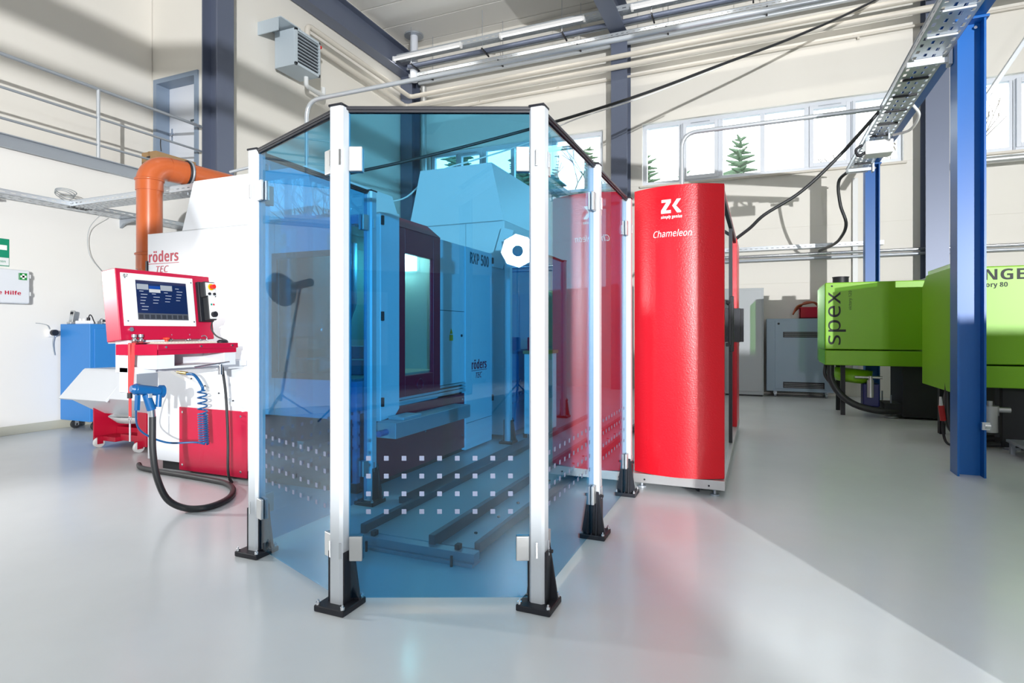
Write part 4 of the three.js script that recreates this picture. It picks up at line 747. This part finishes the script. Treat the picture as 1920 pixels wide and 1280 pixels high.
{
  const t = thing('moulding_machine', 'lime green moulding machine at the right edge with large dark ENGEL lettering', 'machine', [3.6, 0, -8.3]);
  const zf = -7.6;
  part(t, 'cover', bb(2.06, 5.2, 0.945, 1.98, -9.05, zf, 0.015), M.lime);
  part(t, 'lower_cover', bb(2.06, 5.2, 0.70, 0.93, -9.05, zf, 0.012), M.lime);
  part(t, 'end_cover', prism([[7.62, 0.62], [9.1, 0.62], [9.1, 1.86], [8.9, 2.0], [7.62, 2.0]], 0.09, 0.006).rotateY(Math.PI / 2).translate(1.975, 0, 0), M.lime);
  part(t, 'end_guard', bb(1.985, 2.06, 2.0, 2.06, -8.9, -7.62, 0.01), mat(0.6, 0.85, 0.4, 0.15, 0, { transmission: 0.7, thickness: 0 }));
  part(t, 'lettering', text('ENGEL', 0.545, 0.115).translate(2.095, 1.835, zf), M.print, 'dark lettering ENGEL');
  part(t, 'model_lettering', text('victory 80', 0.30, 0.068).translate(2.09, 1.745, zf), M.print, 'small lettering victory 80');
  part(t, 'material_port', rod([2.3, 1.98, -8.4], [2.3, 2.2, -8.4], 0.1, 20), M.black);
  part(t, 'base', bb(2.45, 5.1, 0.03, 0.7, -8.95, -7.95, 0.01), M.blackSoft, 'black machine base');
  part(t, 'filter', merge([rod([2.275, 0.22, -7.72], [2.275, 0.4, -7.72], 0.07, 22), rod([2.275, 0.4, -7.72], [2.275, 0.5, -7.72], 0.078, 22), rod([2.275, 0.5, -7.72], [2.275, 0.55, -7.72], 0.025, 10), rod([2.15, 0.46, -7.72], [2.45, 0.46, -7.72], 0.03, 10)]), M.alu, 'silver filter bowl');
  part(t, 'filter_bracket', merge([bb(2.2, 2.24, 0.5, 0.72, -7.8, -7.76), bb(2.36, 2.4, 0.15, 0.72, -7.9, -7.86)]), M.blackSoft);
  part(t, 'step_plate', merge([bb(2.42, 3.3, 0.12, 0.15, -7.75, -7.2, 0.005), bb(2.44, 2.48, 0, 0.12, -7.72, -7.68), bb(2.44, 2.48, 0, 0.12, -7.27, -7.23), bb(3.2, 3.24, 0, 0.12, -7.72, -7.68), bb(3.2, 3.24, 0, 0.12, -7.27, -7.23)]), M.zinc, 'grey checker step plate');
  part(t, 'hoses', merge([hose([[2.0, 0.72, -8.1], [1.98, 0.45, -8.05], [2.0, 0.2, -8.0], [2.15, 0.06, -7.95], [2.5, 0.05, -8.0]], 0.03, 30, 8), hose([[2.08, 0.72, -8.3], [2.02, 0.4, -8.25], [2.1, 0.12, -8.2], [2.6, 0.08, -8.2]], 0.04, 30, 8)]), M.rubber);
  for (const [x, z] of [[2.55, -8.0], [5.0, -8.0], [2.55, -8.9], [5.0, -8.9]]) part(t, 'machine_foot', merge([rod([x, 0, z], [x, 0.03, z], 0.08, 18)]), M.zinc);
  part(t, 'support_leg', bb(2.1, 2.16, 0, 0.72, -8.95, -8.85), M.blackSoft);
}
{
  const t = thing('power_plug', 'red industrial plug hanging at the end of the green machine behind the blue column', 'plug', [1.9, 0.25, -8.2]);
  part(t, 'body', rod([1.93, 0.28, -8.0], [1.91, 0.45, -8.0], 0.03, 12), mat(0.5, 0.02, 0.02, 0.4));
  part(t, 'tip', rod([1.91, 0.45, -8.0], [1.905, 0.55, -8.0], 0.02, 10, 0.012), M.printWhite);
  part(t, 'cord', hose([[1.93, 0.28, -8.0], [1.93, 0.15, -8.0], [1.96, 0.03, -7.95], [2.1, 0.015, -7.9]], 0.014, 20, 6), M.rubber);
}
// ---------------------------------------------------------------- things along the window wall
{
  const t = thing('steel_locker', 'grey double door steel locker against the window wall', 'locker', [-0.42, 0, -12.75]);
  part(t, 'body', bb(-0.93, 0.09, 0.03, 2.15, -13.05, -12.52, 0.006), M.locker);
  for (const [a, b] of [[-0.91, -0.43], [-0.41, 0.06]]) part(t, 'door', bb(a, b, 0.1, 2.11, -12.52, -12.5, 0.004), M.locker);
  part(t, 'plinth', bb(-0.91, 0.07, 0, 0.04, -13.03, -12.56), M.black);
  part(t, 'handle', bb(-0.38, -0.36, 1.0, 1.14, -12.5, -12.48, 0.003), M.black);
}
{
  const t = thing('cooling_unit', 'blue grey cooling unit on castors with two dark vents', 'cooling unit', [0.73, 0, -12.85]);
  const g = M.greyBlue;
  part(t, 'housing', bb(0.14, 1.32, 0.11, 1.54, -13.1, -12.62, 0.008), g);
  part(t, 'front_panel', bb(0.30, 1.30, 0.16, 1.50, -12.62, -12.605, 0.004), g);
  for (const [y0, y1] of [[1.17, 1.28], [0.18, 0.30]]) { const v = part(t, 'vent', bb(0.44, 1.16, y0, y1, -12.606, -12.60), M.black, 'dark vent slot'); for (let k = 0; k < 3; k++) part(v, 'vent_slat', bb(0.46, 1.14, y0 + 0.02 + k * 0.032, y0 + 0.026 + k * 0.032, -12.602, -12.594), M.locker); }
  part(t, 'lock', rod([0.36, 1.44, -12.605], [0.36, 1.44, -12.598], 0.022, 12), M.black);
  for (const [x, z] of [[0.3, -12.7], [1.2, -12.7], [0.3, -13.0], [1.2, -13.0]]) part(t, 'castor', merge([rod([x - 0.02, 0.05, z], [x + 0.02, 0.05, z], 0.05, 16), bb(x - 0.03, x + 0.03, 0.06, 0.115, z - 0.03, z + 0.03)]), M.zinc);
}
{
  const t = thing('storage_crate', 'red plastic crate on top of the blue grey cooling unit', 'crate', [0.93, 1.54, -12.85]);
  part(t, 'tub', merge([bb(0.74, 1.15, 1.54, 1.56, -13.0, -12.7), bb(0.74, 0.755, 1.54, 1.76, -13.0, -12.7), bb(1.135, 1.15, 1.54, 1.76, -13.0, -12.7), bb(0.74, 1.15, 1.54, 1.76, -12.715, -12.7), bb(0.74, 1.15, 1.54, 1.76, -13.0, -12.985), bb(0.73, 1.16, 1.745, 1.765, -12.70, -12.69), bb(0.73, 1.16, 1.63, 1.645, -12.70, -12.692)]), M.redSign);
  const h = mat(0.35, 0.08, 0.03, 0.5);
  for (let k = 0; k < 4; k++) single('hose_length', hose([[0.62 + k * 0.01, 1.62 + k * 0.02, -12.72 - k * 0.03], [0.7 + k * 0.02, 1.78, -12.76 - k * 0.03], [0.84, 1.83 + k * 0.01, -12.8 - k * 0.03], [1.02, 1.85, -12.82 - k * 0.04], [1.1, 1.72, -12.84 - k * 0.03], [1.0, 1.6 + k * 0.03, -12.85 - k * 0.02]], 0.018, 30, 6), h, 'rust brown hose in the red crate, ' + ['nearest the front', 'second from the front', 'third from the front', 'farthest back'][k], 'hose', 'rust brown hoses in the red crate');
}
single('wall_pipe', rod([-0.95, 2.84, -13.05], [9.5, 2.84, -13.05], 0.03, 10), M.chrome, 'bright steel pipe along the window wall, upper of two', 'pipe');
single('wall_pipe', rod([-0.95, 2.755, -13.05], [9.5, 2.755, -13.05], 0.03, 10), M.zinc, 'dull steel pipe along the window wall, lower of two', 'pipe');
tray('perforated cable tray on the window wall above the grey locker', [-1.2, 2.95, -13.06], 3.4, 'x', 0.16, 0.08, 0.1, 2);
single('wall_trunking', bb(1.70, 1.79, 0.3, 4.3, -13.19, -13.13, 0.004), M.offwhite, 'white cable trunking on the wall left of the far blue column', 'trunking');
single('large_pipe', rod([3.35, 4.34, -12.85], [9.5, 4.34, -12.85], 0.065, 16), M.alu, 'thick silver pipe under the windows at the right edge', 'pipe');
// ---------------------------------------------------------------- ceiling tray with lamps along the window wall
tray('perforated cable tray hanging under the ceiling along the window wall, upper one', [-8.3, 8.05, -12.3], 14.5, 'x', 0.2, 0.12, 0.16, 2);
tray('perforated cable tray hanging under the ceiling along the window wall, lower one', [-8.2, 7.74, -12.72], 14.4, 'x', 0.26, 0.08, 0.12, 4);
single('mounting_rail', bb(-8.2, 6.2, 7.9, 7.96, -12.55, -12.5, 0.004), M.zinc, 'galvanised mounting rail between the two ceiling trays', 'rail');
single('galvanised_pipe', rod([-8.1, 7.70, -12.92], [6.3, 7.72, -12.92], 0.045, 12), M.zincLight, 'galvanised pipe below the ceiling trays above the heating pipes', 'pipe');
single('dark_pipe', rod([-8.1, 7.93, -12.42], [6.3, 7.93, -12.42], 0.05, 12), M.steel, 'dark pipe behind the ceiling lamps', 'pipe');
for (let k = 0; k < 7; k++) {
  const x = -7.9 + k * 1.95;
  const t = thing('tray_hanger', ['in the far corner', 'left of the vent pipe row', 'third from the corner', 'just left of the middle pillar', 'just right of the middle pillar', 'above the window band', 'near the right end'].map((s) => 'black cross arm with threaded rods holding the ceiling trays, ' + s)[k], 'bracket', [x, 7.7, -12.5]);
  part(t, 'cross_arm', merge([bar([x, 7.885, -12.2], [x, 7.865, -12.6], 0.03, 0.03), bar([x + 0.25, 7.72, -12.56], [x + 0.25, 7.70, -12.9], 0.03, 0.03)]), M.black);
  part(t, 'threaded_rod', merge([rod([x, 7.86, -12.24], [x, 8.8, -12.24], 0.006, 5), rod([x + 0.25, 7.7, -12.86], [x + 0.25, 8.8, -12.86], 0.006, 5)]), M.zinc);
}
const lampSpots = [[-8.35, -6.45], [-5.45, -3.45], [-2.45, -0.5], [0.4, 2.4]];
lampSpots.forEach(([a, b], k) => {
  const t = thing('strip_lamp', ['white strip lamp under the ceiling tray nearest the corner', 'white strip lamp under the ceiling tray left of the middle pillar', 'white strip lamp under the ceiling tray right of the middle pillar', 'white strip lamp under the ceiling tray beyond the top of the picture'][k], 'lamp', [(a + b) / 2, 7.98, -12.14]);
  part(t, 'housing', bb(a, b, 8.02, 8.09, -12.19, -12.1, 0.008), M.printWhite);
  part(t, 'lamp_tube', merge([rod([a + 0.04, 8.0, -12.12], [b - 0.04, 8.0, -12.12], 0.018, 10)]), M.tube);
  for (const x of [a, b - 0.035]) part(t, 'end_cap', bb(x - 0.005, x + 0.04, 7.975, 8.095, -12.192, -12.093, 0.004), M.printWhite);
  const l = new THREE.RectAreaLight(0xfffaf0, LAMP, b - a - 0.1, 0.05); l.position.set((a + b) / 2, 7.975, -12.12); l.lookAt((a + b) / 2, 0, -12.6); l.name = 'strip_light'; scene.add(l);
});
[[-5.2, 7.9, -4], [0.4, 7.9, -4], [6, 7.9, -4], [-5.2, 7.9, 3.5], [0.4, 7.9, 3.5], [6, 7.9, 3.5]].forEach(([x, y, z], k) => {
  const t = thing('strip_lamp', 'white strip lamp on the ceiling above the picture, row ' + (k < 3 ? 'over the machines' : 'behind the camera') + [', left', ', middle', ', right'][k % 3], 'lamp', [x, 7.9, z]);
  part(t, 'housing', bb(x - 1.2, x + 1.2, 7.96, 8.04, z - 0.1, z + 0.1, 0.008), M.printWhite);
  part(t, 'hanger', merge([rod([x - 0.9, 8.04, z], [x - 0.9, 8.8, z], 0.008, 5), rod([x + 0.9, 8.04, z], [x + 0.9, 8.8, z], 0.008, 5)]), M.zinc);
  part(t, 'lamp_tube', rod([x - 1.15, 7.945, z], [x + 1.15, 7.945, z], 0.018, 10), M.tube);
  const l = new THREE.RectAreaLight(0xfffaf0, ROW, 2.2, 0.16); l.position.set(x, 7.92, z); l.lookAt(x, 0, z); l.name = 'strip_light'; scene.add(l);
});
// ---------------------------------------------------------------- cupboards out of view that shade the right hand floor
for (let k = 0; k < 3; k++) {
  const x = 3.65 + k * 1.25, t = thing('tool_cupboard', 'grey tool cupboard standing right of the camera, ' + ['first', 'second', 'third'][k] + ' from the aisle', 'cupboard', [x + 0.6, 0, 1.2]);
  part(t, 'body', bb(x, x + 1.22, 0.06, 2.06, 0.9, 1.5, 0.006), M.locker);
  for (const a of [0.02, 0.62]) part(t, 'door', bb(x + a, x + a + 0.58, 0.1, 2.02, 0.88, 0.9, 0.004), M.locker);
  part(t, 'plinth', bb(x + 0.02, x + 1.2, 0, 0.06, 0.95, 1.48), M.black);
}
for (let k = 0; k < 2; k++) {
  const x = 3.3 + k * 1.3, t = thing('tool_cupboard', 'anthracite tool cupboard standing far behind the camera, ' + ['left one', 'right one'][k], 'cupboard', [x + 0.64, 0, 6.3]);
  part(t, 'body', bb(x, x + 1.28, 0.06, 2.0, 6.0, 6.6, 0.006), M.anthracite);
  for (const a of [0.02, 0.65]) part(t, 'door', bb(x + a, x + a + 0.61, 0.1, 1.96, 5.98, 6.0, 0.004), M.anthracite);
  part(t, 'plinth', bb(x + 0.02, x + 1.26, 0, 0.06, 6.05, 6.58), M.black);
}
{ // dark machining centre behind the camera, seen only as the dark part of the reflections in the glass
  const t = thing('machining_centre', 'anthracite machining centre standing behind the camera, mirrored in the glass screens', 'machine', [-0.2, 0, 9.4]);
  part(t, 'casing', bb(-3.4, 3.2, 0.08, 2.7, 8.6, 10.6, 0.02), M.anthracite);
  part(t, 'door', bb(-1.6, 0.6, 0.5, 2.2, 8.56, 8.6, 0.01), M.locker);
  part(t, 'window', bb(-1.1, 0.1, 1.1, 1.9, 8.54, 8.56), M.black);
  part(t, 'plinth', bb(-3.3, 3.1, 0, 0.08, 8.7, 10.5), M.black);
}
// ---------------------------------------------------------------- outdoors: hillside with trees
{
  const g = new THREE.PlaneGeometry(160, 90, 40, 24).rotateX(-Math.PI / 2).translate(0, 0, -62), p = g.attributes.position;
  for (let i = 0; i < p.count; i++) { const x = p.getX(i), z = p.getZ(i), d = Math.max(0, -z - 22); p.setY(i, -0.3 + d * (0.12 + 0.26 / (1 + Math.exp((x + 15) / 4))) + Math.sin(x * 0.31 + z * 0.2) * 0.3); }
  g.computeVertexNormals();
  const m = new THREE.Mesh(g, mat(0.055, 0.065, 0.045, 1)); m.name = 'hillside'; m.userData = { label: 'wooded hillside outside the windows', category: 'hill', kind: 'structure' }; scene.add(shadows(m));
}
function conifer(x, y, z, h, label) {
  const t = thing('conifer_tree', label, 'tree', [x, y, z], 0, 'conifers outside the windows'); const L = [];
  for (let i = 0; i < 30; i++) {
    const k = i / 30, r = h * 0.2 * Math.pow(1 - k, 0.6) * (0.7 + 0.5 * rnd()) + 0.1, yy = h * (0.1 + 0.88 * k), n = 9 - Math.floor(k * 5);
    for (let j = 0; j < n; j++) { const a = j / n * 6.283 + i * 1.7 + rnd() * 0.6, q = r * (0.7 + 0.5 * rnd()); L.push(rod([0, yy, 0], [Math.cos(a) * q, yy - q * 0.12 + rnd() * 0.35, Math.sin(a) * q], q * 0.15 + 0.05, 5, 0.04)); }
  }
  local(t, 'foliage', merge(L), M.foliage); local(t, 'trunk', rod([0, -0.5, 0], [0, h * 0.97, 0], h * 0.018, 6, 0.02), M.bark);
}
const hill = (x, z) => -0.3 + Math.max(0, -z - 22) * (0.12 + 0.26 / (1 + Math.exp((x + 15) / 4)));
const treeAt = [[-35, -50, 12], [-31, -45, 12], [-27, -50, 12], [-24, -45, 11], [-20.5, -50, 11], [-18, -45, 11.5], [-16.2, -51, 12], [-12.6, -45.5, 12], [-7.4, -42, 11.6], [-0.93, -34, 11.2], [-3.1, -39.5, 8.2], [-5.4, -48, 11.2]];
treeAt.forEach(([x, z, h], k) => conifer(x, hill(x, z) - 0.2, z, h, ['conifer outside at the far left of the hillside', 'second conifer from the left on the hillside', 'third conifer from the left on the hillside', 'fourth conifer from the left on the hillside', 'fifth conifer from the left on the hillside', 'sixth conifer from the left on the hillside', 'conifer on the hillside left of the middle pillar', 'conifer on the hillside hidden at the middle pillar', 'conifer outside in the lower left of the window band', 'tall conifer outside in the third window above the red cabinet', 'conifer outside left of the tall conifer in the third window', 'slim conifer outside in the second window above the red cabinet'][k]));
function bareTree(x, y, z, h, label) {
  const t = thing('bare_tree', label, 'tree', [x, y, z], 0, 'bare trees outside the windows'), L = [];
  (function grow(p, d, len, r, n) {
    const q = p.clone().addScaledVector(d, len); L.push(rod(p.toArray(), q.toArray(), r, 5, r * 0.7));
    if (n) for (let k = 0; k < 3; k++) { const e = d.clone().add(V(rnd() - 0.5, rnd() * 0.5 - 0.1, rnd() - 0.5).multiplyScalar(1.5)).normalize(); grow(q, e, len * (0.62 + rnd() * 0.2), r * 0.6, n - 1); }
  })(V(0, 0, 0), V(0, 1, 0), h * 0.3, h * 0.016, 5);
  local(t, 'branches', merge(L), M.bark);
}
[[11.2, -27, 13], [20.0, -30, 12.5], [6.0, -31, 11]].forEach(([x, z, h], k) => bareTree(x, hill(x, z) - 0.1, z, h, ['bare tree outside the windows at the right edge', 'bare tree outside beyond the right edge', 'bare tree outside the last window left of the dark pillar behind the blue column'][k]));

// ---------------------------------------------------------------- photographer's flash lamps, standing outside the frame
function flash(label, pos, target, watts, { size = 0.49, octa = false, glow = 40, radius = 8, cone = 1.25, blend = 0.5 } = {}) {
  const t = thing(octa ? 'octagonal_flash_lamp' : 'flash_lamp', label, 'lamp', [pos[0], 0, pos[2]]);
  const dir = V(target[0] - pos[0], target[1] - pos[1], target[2] - pos[2]).normalize(), P = V(...pos);
  for (const k of [0, 1, 2]) { const a = k * 2.094; local(t, 'stand_leg', rod([0, 0.5, 0], [Math.cos(a) * 0.5, 0.01, Math.sin(a) * 0.5], 0.012, 8), M.blackSoft); }
  local(t, 'stand_pole', rod([0, 0.4, 0], [-dir.x * 0.3, pos[1] - dir.y * 0.3, -dir.z * 0.3], 0.016, 10), M.blackSoft);
  const q = new THREE.Quaternion().setFromUnitVectors(V(0, 0, 1), dir);
  const put = (g) => g.applyQuaternion(q).translate(0, pos[1], 0);
  local(t, 'lamp_head', put(new THREE.CylinderGeometry(0.06, 0.06, 0.28, 14).rotateX(Math.PI / 2).translate(0, 0, -0.32)), M.blackSoft);
  local(t, 'reflector_dish', put(new THREE.CylinderGeometry(size / 2 + 0.006, 0.07, 0.18, octa ? 8 : 24, 1, true).rotateX(Math.PI / 2).translate(0, 0, -0.1)), M.blackSoft);
  const face = mat(0.9, 0.9, 0.9, 0.6, 0, { emissive: new THREE.Color(1, 1, 1), emissiveIntensity: glow });
  local(t, 'lamp_diffuser', put(new THREE.CylinderGeometry(size / 2, size / 2, 0.006, octa ? 8 : 24).rotateX(Math.PI / 2).translate(0, 0, -0.012)), face);
  if (octa) local(t, 'lamp_deflector', put(new THREE.CylinderGeometry(size * 0.17, size * 0.17, 0.006, 20).rotateX(Math.PI / 2).translate(0, 0, 0.03)), mat(0.5, 0.5, 0.5, 0.6));
  let l;
  if (octa) { l = new THREE.RectAreaLight(0xffffff, watts, size * 0.68, size * 0.68); l.position.copy(P).addScaledVector(dir, 0.006); l.lookAt(P.clone().addScaledVector(dir, 5)); }
  else {
    l = new THREE.SpotLight(0xffffff, watts, 0, cone, blend, 2); l.position.copy(P).addScaledVector(dir, 0.03);
    l.target.position.set(...target); scene.add(l.target); l.castShadow = true; l.shadow.radius = radius; l.shadow.mapSize.set(2048, 2048);
  }
  l.name = 'flash_light'; scene.add(l);
}
flash('octagonal white flash lamp on a stand behind the camera, mirrored in the front glass', [1.43, 2.51, 3.0], [-1.2, 1.2, -3], KEY, { octa: true, glow: 25, size: 0.51 });
flash('flash lamp on a stand far behind on the right', [9.3, 2.95, 11], [-4, 3.2, -6], RIGHT, { radius: 4, cone: 0.72, glow: 12 });
flash('flash lamp on a stand left of the camera near the left wall', [-7.4, 2.0, -1.2], [-0.5, 0.4, -2.9], LEFT, { radius: 4, glow: 6, cone: 0.85, blend: 1 });

renderer.render(scene, camera);
